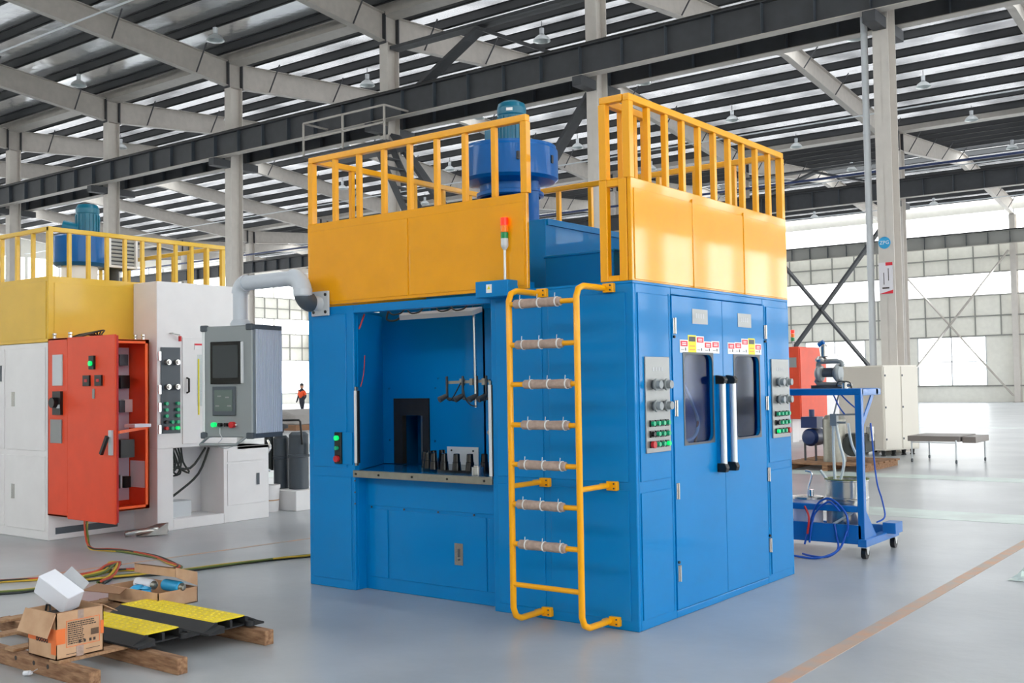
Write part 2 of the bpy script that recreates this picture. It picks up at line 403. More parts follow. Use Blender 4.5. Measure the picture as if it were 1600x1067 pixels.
for x in FR[:-3]:
    a, c = x+1.55, x+5.7
    f = B().box(a, a+.06, YC+.28, YC+.38, 1.0, 4.1); f.box(c-.06, c, YC+.28, YC+.38, 1.0, 4.1); f.box(a, c, YC+.28, YC+.38, 1.0, 1.07); f.box(a, c, YC+.28, YC+.38, 4.03, 4.1)
    m_ = (a+c)/2; f.box(m_-.04, m_+.04, YC+.28, YC+.38, 1, 4.1); f.box(a, c, YC+.28, YC+.38, 2.5, 2.56)
    w = f.build('window_%d' % wn, 'light_grey', kind='structure'); wn += 1
    for (p, q) in ((a+.06, m_-.04), (m_+.04, c-.06)):
        for (r, s) in ((1.07, 2.5), (2.56, 4.03)): B().box(p, q, YC+.32, YC+.33, r, s).build('pane', 'window_glass', w)
for z0, z1 in ((6.6, 8.0), (9.95, 11.75)):
    f = B()
    for x in FR[:-1]: f.box(x-.03, x+.03, YC+.3, YC+.36, z0, z1)
    w = f.build('window_%d' % wn, 'light_grey', kind='structure'); wn += 1
    for x in FR[:-1]: B().box(x+.03, x+7.47, YC+.32, YC+.33, z0, z1).build('pane', 'window_glass', w)
# end walls
for nm, x, bands in (('wall_left', XL, ((1.0, 4.1), (6.6, 8.0), (9.95, 11.75))), ('wall_right', XR, ((.8, 3.6), (4.5, 7.8), (9.4, 11.6)))):
    b = B(); zz = [0]+[z for q in bands for z in q]+[14.5]
    for z0, z1 in zip(zz[::2], zz[1::2]): b.box(x, x+.06, -20, YC+.36, z0, z1)
    y = -20
    while y < YC:
        for z0, z1 in bands: b.box(x, x+.06, y, y+(1.5 if x > 0 else .25), z0, z1)
        y += 4
    wl = b.build(nm, 'wall_sheet', kind='structure')
    if x < 0:
        for z in (1.0, 4.1, 5.32, 6.6, 8.0, 8.95, 9.95): B().box(x+.06, x+.14, -20, YC+.3, z-.04, z+.04).build('girt', 'girt', wl)
        for z0, z1 in ((4.1, 6.6), (8.0, 9.95)):
            sm = None; y = 8.0
            while y < YC:
                if sm is None: ob = B().box(x+.06, x+.13, -.035, .035, z0, z1).build('wall_stud', 'girt', wl); sm = ob.data
                else: ob = bpy.data.objects.new('wall_stud', sm); COL.objects.link(ob); ob.parent = wl
                ob.location = (0, y, 0); y += 1.5
    for z0, z1 in bands:
        w = B(); y = -20
        while y < YC: w.box(x-.02, x+.08, y+2.7, y+2.8, z0, z1); y += 4
        w = w.build('window_%d' % wn, 'light_grey', kind='structure'); wn += 1
        B().box(x+.03, x+.04, -20, YC+.3, z0, z1).build('pane', 'window_glass', w)
b = B()  # unseen wall closing the extended roof, put in to even out light
for z0, z1 in ((0, 9.8), (12.0, 14.2)): b.box(XL, XR, -20.06, -20, z0, z1)
b.build('wall_front', 'wall_sheet', kind='structure')
for z0, z1 in ((9.8, 12.0),):
    w = B()
    for x in FR: w.box(x-.05, x+.05, -20.08, -19.98, z0, z1)
    w = w.build('window_%d' % wn, 'light_grey', kind='structure'); wn += 1
    B().box(XL, XR, -20.04, -20.03, z0, z1).build('pane', 'window_glass', w)

# high bay lamps
lp = None; names = []
ys = [14, 20.4, 26.5, 33.5, 40, 47, 54, 61]
for j, x in enumerate([-7.75, -15.25, -22.75, -30.25, -37.75]):
    for i, y in enumerate(ys):
        if lp is None:
            lp = thing('high_bay_lamp', (0, 0, 0), '', 'lamp', 'high bay lamps under the roof')
            B().lathe((0, 0, 0), [(.27, 0), (.26, .03), (.21, .11), (.1, .19), (.07, .21), (.0, .21)], 16).build('reflector', 'lamp_alu', lp)
            B().lathe((0, 0, .22), [(.07, 0), (.075, .18), (.0, .18)], 12).build('ballast', 'light_grey', lp)
            B().cyl((0, 0, .4), (0, 0, .62), .012, n=6).build('rod', 'dark_steel', lp)
            B().lathe((0, 0, .02), [(.0, .0), (.25, .0)], 16).build('lens', 'frosted', lp)
            o = lp; kids = list(lp.children)
        else:
            o = lp.copy(); COL.objects.link(o)
            for k in kids: c = k.copy(); COL.objects.link(c); c.parent = o
        o.location = (x, y, 12.05)
        o['label'] = 'metal high bay lamp, %s from the front in the %s row from the right' % (
            ['first', 'second', 'third', 'fourth', 'fifth', 'sixth', 'seventh', 'eighth'][i], ['first', 'second', 'third', 'fourth', 'fifth'][j])

# downpipe, signs, platform
dp = B().cyl((-4.40, YA-.1, 0), (-4.40, YA-.1, 12.6), .075, n=10)
for z in (1, 4, 7, 10): dp.cyl((-4.40, YA-.1, z), (-4.40, YA-.1, z+.06), .085, n=10)
tag(dp.build('downpipe', 'light_grey'), 'pale round downpipe running up the left side of the sign column', 'pipe')
sg = thing('round_sign', (-4.03, YA-.262, 4.53), 'round sky blue sign with white letters, high on the steel column', 'sign')
B().cyl((-4.03, YA-.256, 4.53), (-4.03, YA-.27, 4.53), .13, n=28).build('disc', 'sign_blue', sg)
text_mesh('letters', 'ZPG', .11, 'sticker_white', sg, (-4.03, YA-.272, 4.53), (1, 0, 0), (0, 0, 1))
ps = thing('poster', (-4.03, YA-.262, 3.75), 'white poster with red top and bottom corners on the steel column', 'poster')
B().box(-4.17, -3.87, YA-.268, YA-.256, 3.42, 4.1).build('sheet', 'poster', ps)
B().box(-4.02, -3.87, YA-.271, YA-.268, 4.03, 4.1).build('red_band', 'poster_red', ps)
B().prism([(-4.17, YA-.269, 3.42), (-3.87, YA-.269, 3.42), (-3.87, YA-.269, 3.5)], (0, -.003, 0)).build('red_wedge', 'poster_red', ps)
B().box(-3.97, -3.955, YA-.271, YA-.268, 3.7, 3.97).build('print_line', 'ink', ps); B().box(-4.07, -4.055, YA-.271, YA-.268, 3.62, 3.88).build('print_line', 'ink', ps)
B().box(-4.1, -3.95, YA-.271, YA-.268, 3.53, 3.56).build('print_line', 'ink', ps)
pf = thing('service_platform', (-19, YA-1, 8.6), 'small steel service platform with hand rails hung on the column behind the railing', 'platform')
B().box(-21.0, -17.6, YA-1.7, YA-.35, 8.55, 8.62).build('deck', 'dark_steel', pf)
for a, c in (((-21, YA-1.7, 9.6), (-17.6, YA-1.7, 9.6)), ((-17.6, YA-1.7, 9.6), (-17.6, YA-.4, 9.6)), ((-21, YA-1.7, 9.6), (-21, YA-.4, 9.6)), ((-21, YA-1.7, 9.1), (-17.6, YA-1.7, 9.1))):
    B().bar(a, c, .05, .05).build('hand_rail', 'steel_grey', pf)
for x in (-21, -19.3, -17.6): B().bar((x, YA-1.7, 8.6), (x, YA-1.7, 9.6), .05, .05).build('post', 'steel_grey', pf)
b = B(); b.bar((-18.1, YA-1.6, 8.6), (-16.2, YA-1.6, 5.2), .06, .18); b.bar((-18.1, YA-.9, 8.6), (-16.2, YA-.9, 5.2), .06, .18)
for i in range(11): q = i/11+.04; b.box(-18.1+1.9*q-.1, -18.1+1.9*q+.1, YA-1.6, YA-.9, 8.6-3.4*q-.02, 8.6-3.4*q+.02)
b.build('stair', 'dark_steel', pf)

# ================================================================== BLUE MACHINE
H1, H2, H3, Wd, Dp = 2.25, 2.943, 3.497, 3.1, 2.5
m1 = thing('washing_machine', (-1.55, 1.25, 0), 'large blue enclosed industrial machine with yellow upper panels and railing', 'machine')
b = B()   # carcass
b.box(-3.1, -2.575, 0, .03, 0, H1)                    # left front column
b.box(-2.6, -2.575, .03, .14, 0, .89); b.box(-1.19, -1.165, .03, .14, 0, .89)
b.box(-2.58, -1.18, .12, .15, 0, .89)
b.box(-1.18, 0, 0, .03, 0, H1)
b.box(-2.575, -1.18, 0, .06, 2.185, H1)
b.box(-3.1, -3.07, .03, Dp, 0, H1); b.box(-3.1, 0, Dp-.03, Dp, 0, H1)
b.box(-.03, 0, .03, .5, 0, H1); b.box(-.03, 0, 1.99, Dp-.03, 0, H1); b.box(-.03, 0, .5, 1.99, 2.2, H1); b.box(-.03, 0, .5, 1.99, 0, .05)
b.build('carcass', 'blue', m1, bev=.006, seg=2)
B().box(-3.1, 0, 1.0, Dp, H1, H1+.015).build('roof_deck', 'blue', m1); B().box(-1.15, 0, 0, .998, H1, H1+.015).build('roof_deck', 'blue', m1)
b = B()   # work chamber inside
b.prism([(-2.575, .03, .94), (-2.575, .05, .94), (-2.95, .72, .94), (-2.97, .7, .94)], (0, 0, 1.26))
b.box(-2.97, -2.80, .7, .73, .94, 2.27); b.box(-2.80, -2.40, .7, .73, 1.495, 2.27); b.box(-2.40, -1.7, .7, .73, .94, 2.2)
b.box(-1.7, -1.68, .55, .73, .94, 2.27); b.box(-1.7, -1.15, .55, .57, .94, 2.2)
b.box(-1.18, -1.16, .03, .56, .94, 2.2)
b.build('chamber_wall', 'blue', m1)
b = B(); b.box(-2.95, -2.1, 1.15, 1.18, .9, 2.0); b.build('inner_wall', 'blue', m1)
B().prism([(-2.576, .02, .9), (-1.185, .02, .9), (-1.185, .72, .9), (-2.95, .72, .9)], (0, 0, .036)).build('work_table', 'blue_table', m1)
b = B().box(-2.585, -1.185, -.012, .02, .888, .943); b.build('table_edge_strip', 'brushed', m1, bev=.003)
b = B()
for x in (-2.55, -2.3, -1.95, -1.6, -1.25, ): b.cyl((x, -.012, .915), (x, -.018, .915), .009, n=8)
b.build('strip_bolt', 'black', m1, kind='stuff')
b = B()   # black gate in the rear wall
b.box(-2.80, -2.70, .685, .735, .94, 1.495); b.box(-2.47, -2.40, .685, .735, .94, 1.495); b.box(-2.7, -2.47, .685, .735, 1.35, 1.495)
b.build('transfer_gate', 'rubber', m1)
B().box(-2.52, -2.47, .72, .95, .94, 1.35).build('gate_guide', 'brushed', m1)
tt = B().cyl((-1.78, .62, .937), (-1.78, .62, .958), .42, n=48).build('turntable', 'black_gloss', m1)
B().box(-2.2, -1.87, .682, .69, .955, 1.1).build('rear_plate', 'alu', m1)
for x in (-2.15, -1.92): B().cyl((x, .682, 1.07), (x, .676, 1.07), .008, n=8).build('plate_bolt', 'black', m1)
b = B().cyl((-1.42, .12, .937), (-1.42, .12, 1.0), .045, n=20).cyl((-1.42, .12, 1.0), (-1.42, .12, 1.012), .03, n=20); b.build('stop_post', 'stainless', m1)
for x, z in ((-2.86, 1.58), (-2.33, 1.58), (-2.3, 1.66), (-2.86, 1.14), (-2.34, 1.14)):
    B().cyl((x, .7, z), (x, .693, z), .009, n=8).build('rivet', 'chrome', m1)
lb = B(); lb.prism([(-2.3, .24, 2.15), (-2.24, .18, 2.12), (-1.5, .18, 2.12), (-1.45, .24, 2.15), (-1.5, .3, 2.15), (-2.24, .3, 2.15)], (0, 0, .035))
lb.build('chamber_lamp', 'light_grey', m1)
for x in (-2.25, -2.05, -1.75, -1.6): B().tube([(x-.12, .2, 2.19), (x-.05, .17, 2.165), (x, .2, 2.175), (x+.02, .22, 2.2)], .006, 6, 3).build('lamp_cable', 'cable_black', m1)
b = B().tube([(-2.38, .2, 2.2), (-2.37, .17, 2.13), (-2.31, .2, 2.12), (-2.28, .22, 2.14)], .008, 6, 3)
b.build('lamp_cable', 'cable_black', m1)
# rod with three nozzles
b = B().cyl((-1.58, .3, 2.2), (-1.572, .3, 1.43), .012, n=10).cyl((-1.50, .45, 2.2), (-1.50, .45, 1.6), .012, n=10); b.build('support_rod', 'chrome', m1)
b = B().bar((-1.88, .32, 1.622), (-1.45, .32, 1.63), .022, .022)
for x in (-1.72, -1.62, -1.5): b.box(x-.014, x+.014, .3, .335, 1.6, 1.65)
b.build('cross_arm', 'brushed', m1)
for x in (-1.86, -1.70, -1.56, -1.47):
    n_ = B(); n_.box(x-.007, x+.007, .293, .307, 1.5, 1.67); n_.cyl((x-.005, .3, 1.52), (x-.03, .24, 1.49), .018, .024, n=12)
    n_.cyl((x, .3, 1.5), (x+.06, .33, 1.485), .012, n=8); n_.build('nozzle', 'dark_steel', m1)
b = B(); b.tube([(-1.70, .3, 1.6), (-1.66, .28, 1.5), (-1.6, .27, 1.45), (-1.56, .3, 1.44)], .005, 6, 4)
b.tube([(-1.86, .3, 1.5), (-1.8, .28, 1.49), (-1.72, .3, 1.62)], .005, 6, 4); b.build('nozzle_hose', 'black', m1)
b = B().box(-1.46, -1.40, .3, .34, 1.225, 1.26).cyl((-1.44, .3, 1.245), (-1.44, .28, 1.245), .014, n=10).bar((-1.41, .32, 1.24), (-1.2, .32, 1.24), .012, .012); b.build('sensor', 'brushed', m1)
for x in (-2.565, -1.205):                                       # light curtains
    z0, z1 = (1.0, 1.57) if x < -2 else (.95, 1.6)
    lc = B().box(x, x+.024, -.012, .02, z0, z1).build('light_curtain', 'alu', m1, bev=.002)
    B().box(x+.024, x+.034, -.004, .02, z0, z1).build('curtain_lens', 'black', lc)
    B().box(x+.004, x+.022, -.008, .016, z1, z1+.03).build('curtain_bracket', 'stainless', lc)
    B().box(x+.004, x+.022, -.008, .016, z0-.02, z0).build('curtain_bracket', 'stainless', lc)
b = B().tube([(-2.55, .1, 2.18), (-2.56, .08, 2.12), (-2.57, .06, 2.06)], .007, 6, 3).tube([(-2.55, .1, 1.85), (-2.545, .08, 1.7), (-2.55, .05, 1.6)], .004, 6, 3); b.build('warning_wire', 'red', m1)
# proud panels on the faces
def panelY(x0, x1, z0, z1, y=0, parent=m1, m='blue', name='panel', th=.008):
    b = B().box(x0, x1, y-th, y, z0, z1); return b.build(name, m, parent, bev=.004, seg=2)
def panelX(y0, y1, z0, z1, x=0, parent=m1, m='blue', name='panel', th=.008):
    return B().box(x, x+th, y0, y1, z0, z1).build(name, m, parent, bev=.004, seg=2)
panelY(-3.04, -2.655, .96, 2.185); panelY(-3.05, -2.61, .07, .885)
panelY(-1.13, -.73, .955, 2.19); panelY(-1.13, -.73, .065, .905)
panelY(-.675, -.055, .955, 2.19); panelY(-.675, -.055, .065, .905)
panelY(-2.54, -1.2, .66, .885, .12, name='fascia_panel'); 
dr = panelY(-2.31, -1.34, .1, .635, .12, name='lower_door')
panelY(-2.53, -2.33, .1, .635, .12); panelY(-1.32, -1.2, .1, .635, .12)
fh = B().holeplate((-1.60, .112, .35), (1, 0, 0), (0, 0, 1), (0, -1, 0), (-.04, -.08, .04, .08), (-.025, -.055, .025, .055), .004, .006).box(-1.625, -1.575, .108, .112, .295, .405)
fh.build('flush_handle', 'stainless', dr); B().cyl((-1.60, .106, .31), (-1.60, .102, .31), .008, n=8).box(-1.608, -1.592, .102, .108, .33, .39).build('latch', 'dark_grey', dr)
b = B()
for x in (-2.5, -2.15, -1.8, -1.45): b.cyl((x, .112, .648), (x, .106, .648), .008, n=8)
for z in (.68, .77, .86): b.cyl((-2.57, -.0, z), (-2.57, -.006, z), .007, n=8)
b.build('screw', 'dark_steel', m1, kind='stuff')
# button plate on the left column
bs = B().box(-2.70, -2.59, -.014, 0, .985, 1.24).build('button_plate', 'blue', m1, bev=.003)
B().box(-2.775, -2.70, -.03, 0, .99, 1.24).build('button_box', 'black', bs, bev=.004)
for z, m_, r in ((1.195, 'green_lit', .02), (1.115, 'green_btn', .016), (1.03, 'red', .026)):
    B().cyl((-2.738, -.03, z), (-2.738, -.052, z), r, n=14).build('push_button', m_, bs)
# header box and signal tower
hb = B().box(-1.22, -.93, -.12, .2, 2.215, 2.33).build('header_box', 'blue', m1, bev=.004)
panelY(-1.12, -1.07, 2.245, 2.305, -.12, hb, 'sticker_white', 'warning_sticker', .002)
B().prism([(-1.11, -.1225, 2.27), (-1.08, -.1225, 2.27), (-1.095, -.1225, 2.295)], (0, -.002, 0)).build('warning_mark', 'sticker_yellow', hb)
st = B().cyl((-1.02, -.03, 2.33), (-1.02, -.03, 2.56), .009, n=10).build('signal_tower', 'alu', m1)
B().lathe((-1.02, -.03, 2.55), [(.012, 0), (.024, .02), (.027, .03), (.027, .08), (0, .08)], 18).build('tower_base', 'light_grey', st)
for z, m_, h in ((2.63, 'green_lens', .045), (2.675, 'amber', .05), (2.725, 'red_lit', .055)):
    B().cyl((-1.02, -.03, z), (-1.02, -.03, z+h-.003), .027, n=18).build('signal_lens', m_, st)
# ladder
ld = thing('ladder', (-.48, -.35, 0), '', 'ladder'); del ld['label']; del ld['category']; ld.parent = m1
LR = ld; ld.location = V((-.48, -.35, 0))-V((-1.55, 1.25, 0))
b = B()
zr = [2.13, 1.86, 1.6, 1.335, 1.075, .815, .555, .29]
for x in (-.745, -.205):
    zt, zb = (2.225, .055)
    b.tube([(x, -.02, zt), (x, -.27, zt), (x, -.325, zt-.02), (x, -.35, zt-.07), (x, -.35, zb+.08), (x, -.325, zb+.025), (x, -.27, zb), (x, -.02, zb)], .021, 12)
    b.cyl((x, -.35, .93), (x, -.02, .93), .018, n=10)
b.build('ladder_rail', 'yellow_rail', ld)
for i, z in enumerate(zr):
    B().cyl((-.745, -.35, z), (-.205, -.35, z), .017, n=10).build('rung', 'yellow_rail', ld)
    if i < 7:
        a = (-.70, -.69, -.63, -.65, -.68, -.70, -.69)[i]
        w = B().lathe((a, -.35, z), [(.02, 0), (.03, .01), (.032, .1), (.029, .2), (.032, .3), (.029, .37), (.02, .38)], 12, (1, 0, 0)).build('foam_wrap', 'foam', ld)
        for k in (.06, .2, .34):
            t_ = B(); t_.cyl((a+k, -.35, z), (a+k+.008, -.35, z), .034, n=12); t_.bar((a+k, -.37, z+.03), (a+k+.01, -.38, z+.055), .004, .004)
            t_.build('cable_tie', 'tie', ld)
for x in (-.745, -.205):
    for z in (2.225, .93, .055):
        B().box(x-.005, x+.075, -.035, 0, z-.03, z+.03).box(x-.03, x+.0, -.08, -.02, z-.018, z+.018).build('ladder_bracket', 'yellow_rail', ld, bev=.003)
        for dz in (-.015, .015): B().cyl((x+.055, -.035, z+dz), (x+.055, -.04, z+dz), .006, n=6).build('bolt', 'dark_steel', ld)
# side face: service panels, doors
panelX(.05, .45, .955, 2.19); panelX(.05, .45, .065, .885)
panelX(2.045, 2.46, .945, 2.19); panelX(2.045, 2.46, .065, .885)
b = B()
for y in (.47, 2.015): b.cyl((-.005, y, .06), (-.005, y, 2.2), .012, n=8)
b.build('door_post', 'blue', m1)
def door(y0, y1, wy0, wy1, wz0, wz1, hy, hinge_y, nm_y):
    d = B().holeplate((-.022, 0, 0), (0, 1, 0), (0, 0, 1), (1, 0, 0), (y0, .055, y1, 2.195), (wy0, wz0, wy1, wz1), .06, .03).build('door', 'blue', m1, bev=.003)
    B().box(-.02, -.014, wy0-.01, wy1+.01, wz0-.01, wz1+.01).build('door_window', 'door_glass', d)
    B().holeplate((.006, 0, 0), (0, 1, 0), (0, 0, 1), (1, 0, 0), (wy0-.012, wz0-.012, wy1+.012, wz1+.012), (wy0+.004, wz0+.004, wy1-.004, wz1-.004), .056, .006).build('window_seal', 'dark_grey', d)
    B().cyl((.055, hy, 1.0), (.055, hy, 1.59), .021, n=16).build('door_handle', 'alu', d)
    B().box(.002, .03, hy-.02, hy+.02, .98, 1.61).build('handle_backing', 'blue', d)
    for z0, z1 in ((1.58, 1.645), (.94, 1.005)):
        B().prism([(.008, hy-.026, z0), (.008, hy-.026, z1), (.07, hy-.026, z1-.01 if z0 > 1.2 else z1), (.085, hy-.026, (z0+z1)/2), (.075, hy-.026, z0)], (0, .052, 0)).build('handle_end', 'black', d, bev=.004)
    for z in (1.985, 1.42, .856, .3):
        h = B().box(.004, .016, hinge_y-.02, hinge_y+.02, z-.055, z+.055).cyl((.018, hinge_y, z-.055), (.018, hinge_y, z+.055), .008, n=8)
        h.build('hinge', 'stainless', d, bev=.002)
        for dz in (-.035, 0, .035):
            pass
    for z in (1.985-.075, .3+.075): B().cyl((.004, hinge_y-.01, z), (.02, hinge_y-.01, z), .01, n=8).build('rubber_stop', 'black', d)
    B().box(.008, .011, nm_y, nm_y+.235, 2.01, 2.115).build('name_plate', 'plate', d)
    for k in range(4): B().box(.011, .0115, nm_y+.05+k*.035, nm_y+.075+k*.035, 2.05, 2.085).build('plate_glyph', 'paper_grey', d)
    return d
dL = door(.5, 1.256, .65, 1.085, 1.17, 1.795, 1.15, .528, .79)
dR = door(1.262, 1.985, 1.44, 1.885, 1.17, 1.79, 1.32, 2.013, 1.52)
def stickers(d, y0, y1, order):
    w = (y1-y0)/5
    for i, (kind, hgt) in enumerate(order):
        a = y0+i*w; z0 = 1.803
        m_ = 'sticker_yellow' if kind == 'y' else 'sticker_white'
        s = B().box(.008, .0105, a, a+w, z0, z0+hgt).build('safety_sticker', m_, d)
        if kind == 'y':
            B().box(.0105, .0115, a+.012, a+w-.012, z0+hgt-.045, z0+hgt-.01).build('sticker_header', 'black', d)
            for j in range(2): B().box(.0105, .0112, a+.02, a+w-.02, z0+.02+.025*j, z0+.026+.025*j).build('sticker_line', 'amber', d)
        else:
            B().box(.0105, .0115, a+.01, a+w-.01, z0+hgt-.045, z0+hgt-.008).build('sticker_header', 'sticker_red', d)
            for j in range(2): B().box(.0115, .012, a+.03, a+w-.03, z0+hgt-.036+.012*j, z0+hgt-.030+.012*j).build('sticker_line', 'sticker_white', d)
            B().box(.0105, .0112, a+w*.62, a+w*.72, z0+.015, z0+.035).build('sticker_mark', 'ink', d)
            B().box(.0105, .0112, a+.015, a+w*.5, z0+.02, z0+.023).build('sticker_line', 'ink', d)
stickers(dL, .6, 1.2, (('r', .09), ('y', .125), ('w', .12), ('r', .085), ('r', .09)))
stickers(dR, 1.34, 1.93, (('r', .085), ('r', .09), ('w', .12), ('y', .125), ('r', .085)))
# things seen through the door windows
b = B().tube([(-.05, .68, 1.62), (-.06, .8, 1.55), (-.07, .93, 1.42), (-.06, .98, 1.3), (-.06, .9, 1.2), (-.07, .7, 1.18)], .012, 8, 5); b.build('inner_hose', 'hose', m1)
B().tube([(-.06, .98, 1.33), (-.06, .96, 1.24), (-.06, .92, 1.16)], .01, 6, 4).build('inner_hose', 'red', m1)
B().box(-.06, -.04, .655, .68, 1.18, 1.6).build('inner_post', 'stainless', m1)
B().box(-.5, -.48, .1, 2.4, .1, 2.2).build('inner_partition', 'blue', m1)
B().box(-.48, -.03, .1, .12, .1, 2.2).build('inner_partition', 'blue', m1)
# operating panels
def op_panel(y0, y1, flip):
    w = y1-y0
    P = B().box(.008, .02, y0, y1, 1.137, 1.77).build('operating_panel', 'plate', m1, bev=.002)
    X = .02
    for z in (1.585, 1.445):
        for k in (.3, .74):
            y = y0+w*k
            B().cyl((X, y, z), (X+.02, y, z), .03, n=16).build('knob_base', 'dark_grey', P)
            B().cyl((X+.02, y, z), (X+.032, y, z), .04, n=20).cyl((X+.032, y, z), (X+.062, y, z), .027, n=16).build('knob', 'box_grey', P)
    for r, z in enumerate((1.33, 1.26, 1.192)):
        for k in range(4):
            y = y0+w*(.18+.21*k)
            mm = 'green_btn'; rad = .018
            if r == 1 and k == 0: mm = 'black'
            if r == 2 and ((k == 0 and not flip) or (k == 3 and flip)): mm = 'red'; rad = .028
            if r == 2 and ((k == 3 and not flip) or (k == 0 and flip)): mm = 'green_lit'
            B().box(X, X+.01, y-.02, y+.02, z-.022, z+.022).build('button_seat', 'black', P)
            B().cyl((X+.01, y, z), (X+.03, y, z), rad*.85, n=14).build('push_button', mm, P)
    for k in range(4):
        y = y0+w*(.28+.12*k); B().box(X, X+.0008, y, y+.025, 1.675, 1.7).build('panel_glyph', 'paper_grey', P)
op_panel(.109, .43, False); op_panel(2.1, 2.44, True)
# yellow upper panels
b = B()
b.box(-3.1, -.845, 0, .03, H1+.016, H2); b.box(-3.1, -3.07, .03, Dp, H1+.016, H2); b.box(-.03, 0, 0, Dp, H1+.015, H2); b.box(-3.07, -.03, Dp-.03, Dp, H1+.015, H2)
b.build('upper_shell', 'yellow', m1, bev=.004)
panelY(-3.08, -1.975, 2.29, 2.88, 0, m1, 'yellow', 'yellow_panel', .006); panelY(-1.955, -.865, 2.29, 2.88, 0, m1, 'yellow', 'yellow_panel', .006)
for a, c in ((.03, .832), (.854, 1.662), (1.684, 2.47)): panelX(a, c, 2.275, 2.875, 0, m1, 'yellow', 'yellow_panel', .006)
for y in (.843, 1.673): B().box(.0, .012, y-.012, y+.012, H1+.02, 2.9).build('seam_rib', 'yellow', m1, bev=.003)
# return frame at the corner
b = B()
b.box(-.245, -.185, -.001, .05, H1+.016, H2-.002); b.box(-.095, -.034, -.002, .05, H1+.016, H2-.001)
b.box(-.185, -.095, .001, .048, H2-.05, H2-.003); b.box(-.185, -.095, .001, .048, H1+.016, H1+.055)
b.box(-.243, -.193, .55, .6, H1+.016, H3-.06); b.bar((-.03, .04, 2.86), (-.2, .5, 2.8), .03, .03)
b.build('return_frame', 'yellow_rail', m1, bev=.004)
# railing
RW = .05
RO = [0]
def railing(p, q, n, z0=H2, z1=H3, parent=m1, first=True, last=True, w=RW, name='railing', m='yellow_rail', skip=()):
    RO[0] += 1; z1 += .0015*(RO[0] % 4)
    p, q = V((*p, 0)), V((*q, 0)); d = (q-p).normalized(); nrm = V((-d.y, d.x, 0))
    e_ = d*(w/2-.0012*(RO[0] % 4)); r = B().bar(p+V((0, 0, z1-w/2))-e_, q+V((0, 0, z1-w/2))+e_, w, w-.0008*(RO[0] % 4)).build(name, m, parent, bev=.004)
    me = None
    for i in range(n+1):
        if (i == 0 and not first) or (i == n and not last) or i in skip: continue
        c = p.lerp(q, i/n); t = w*(.8 if 0 < i < n else 1.08+.01*(RO[0] % 4))
        g = B().obox(c+V((0, 0, (z0+z1-w)/2)), d*t/2, nrm*t/2, V((0, 0, (z1-w-z0)/2)))
        g.build('baluster' if 0 < i < n else 'railing_post', m, r, bev=.003)
railing((-3.07, .03), (-.87, .03), 8)
railing((-.03, .03), (-.03, Dp-.03), 10)
railing((-.215, .03), (-.082, .03), 1, last=False)
railing((-.215, .082), (-.215, .575), 3, first=False)
railing((-3.018, Dp-.03), (-.082, Dp-.03), 8, first=False, last=False)
railing((-3.07, .082), (-3.07, Dp-.03), 6, first=False)
# roof equipment: fan on duct, blue boxes
fc = V((-2.17, 1.55, 0))
fn = B().lathe((fc.x, fc.y, 0), [(0, 3.36), (.28, 3.36), (.40, 3.385), (.43, 3.41), (.43, 3.66), (.415, 3.68), (.415, 3.7), (0, 3.72)], 40).build('fan_housing', 'fan_blue', m1)
B().lathe((fc.x, fc.y, 0), [(.27, 3.25), (.30, 3.26), (.30, 3.29), (.27, 3.3), (.27, 3.37)], 32).build('fan_collar', 'fan_blue', fn)
B().lathe((fc.x+.25, fc.y-.02, 0), [(.065, 2.92), (.065, 3.28), (.08, 3.28), (.08, 3.3), (.065, 3.3), (.065, 3.38)], 24).build('duct', 'fan_blue', fn)
B().lathe((fc.x-.05, fc.y+.05, 0), [(.17, 2.9), (.17, 3.28)], 24).build('duct', 'fan_blue', fn)
b = B().lathe((fc.x+.03, fc.y, 0), [(.122, 3.7), (.122, 3.98), (.13, 3.99), (.13, 4.05), (.118, 4.09), (.07, 4.115), (0, 4.12)], 28)
for k in range(20): a = k*math.pi/10; b.bar((fc.x+.03+.126*math.cos(a), fc.y+.126*math.sin(a), 3.72), (fc.x+.03+.126*math.cos(a), fc.y+.126*math.sin(a), 3.97), .008, .012)
b.build('fan_motor', 'teal', fn); B().box(fc.x-.21, fc.x-.09, fc.y-.1, fc.y+.06, 3.72, 3.88).build('terminal_box', 'teal', fn, bev=.01)
B().obox((fc.x+.03+.131*math.sin(.5), fc.y-.131*math.cos(.5), 4.02), (.028*math.cos(.5), .028*math.sin(.5), 0), (.002*math.sin(.5), -.002*math.cos(.5), 0), (0, 0, .013)).build('motor_label', 'sticker_white', fn)
for a in (-.75, .1): B().obox((fc.x+.43*math.cos(a), fc.y+.43*math.sin(a), 3.55), (.01, 0, 0), (0, .012, 0), (0, 0, .035)).build('lug', 'black', fn)
b = B().box(-2.7, -1.40, 1.0, 2.2, H1+.015, 2.93); rb = b.build('roof_cabinet', 'blue', m1, bev=.006)
B().box(-1.40, -1.385, 1.02, 2.18, 2.88, 2.93).build('cabinet_lip', 'blue', rb)
B().box(-1.05, -.45, .5, .95, H1+.015, 2.555).box(-1.06, -.44, .49, .96, 2.535, 2.555).build('roof_box', 'blue', m1, bev=.004)
B().lathe((-.62, 1.9, 2.62), [(.10, -.12), (.11, -.1), (.1, -.08), (.11, -.06), (.1, -.04), (.11, -.02), (.1, 0), (.11, .02), (.1, .04), (.11, .06), (.1, .1)], 16, (1, 0, 0)).build('flexible_duct', 'red', m1)
B().box(-.7, -.5, 1.6, 2.2, H1+.015, 2.52).build('duct_support', 'blue', m1)

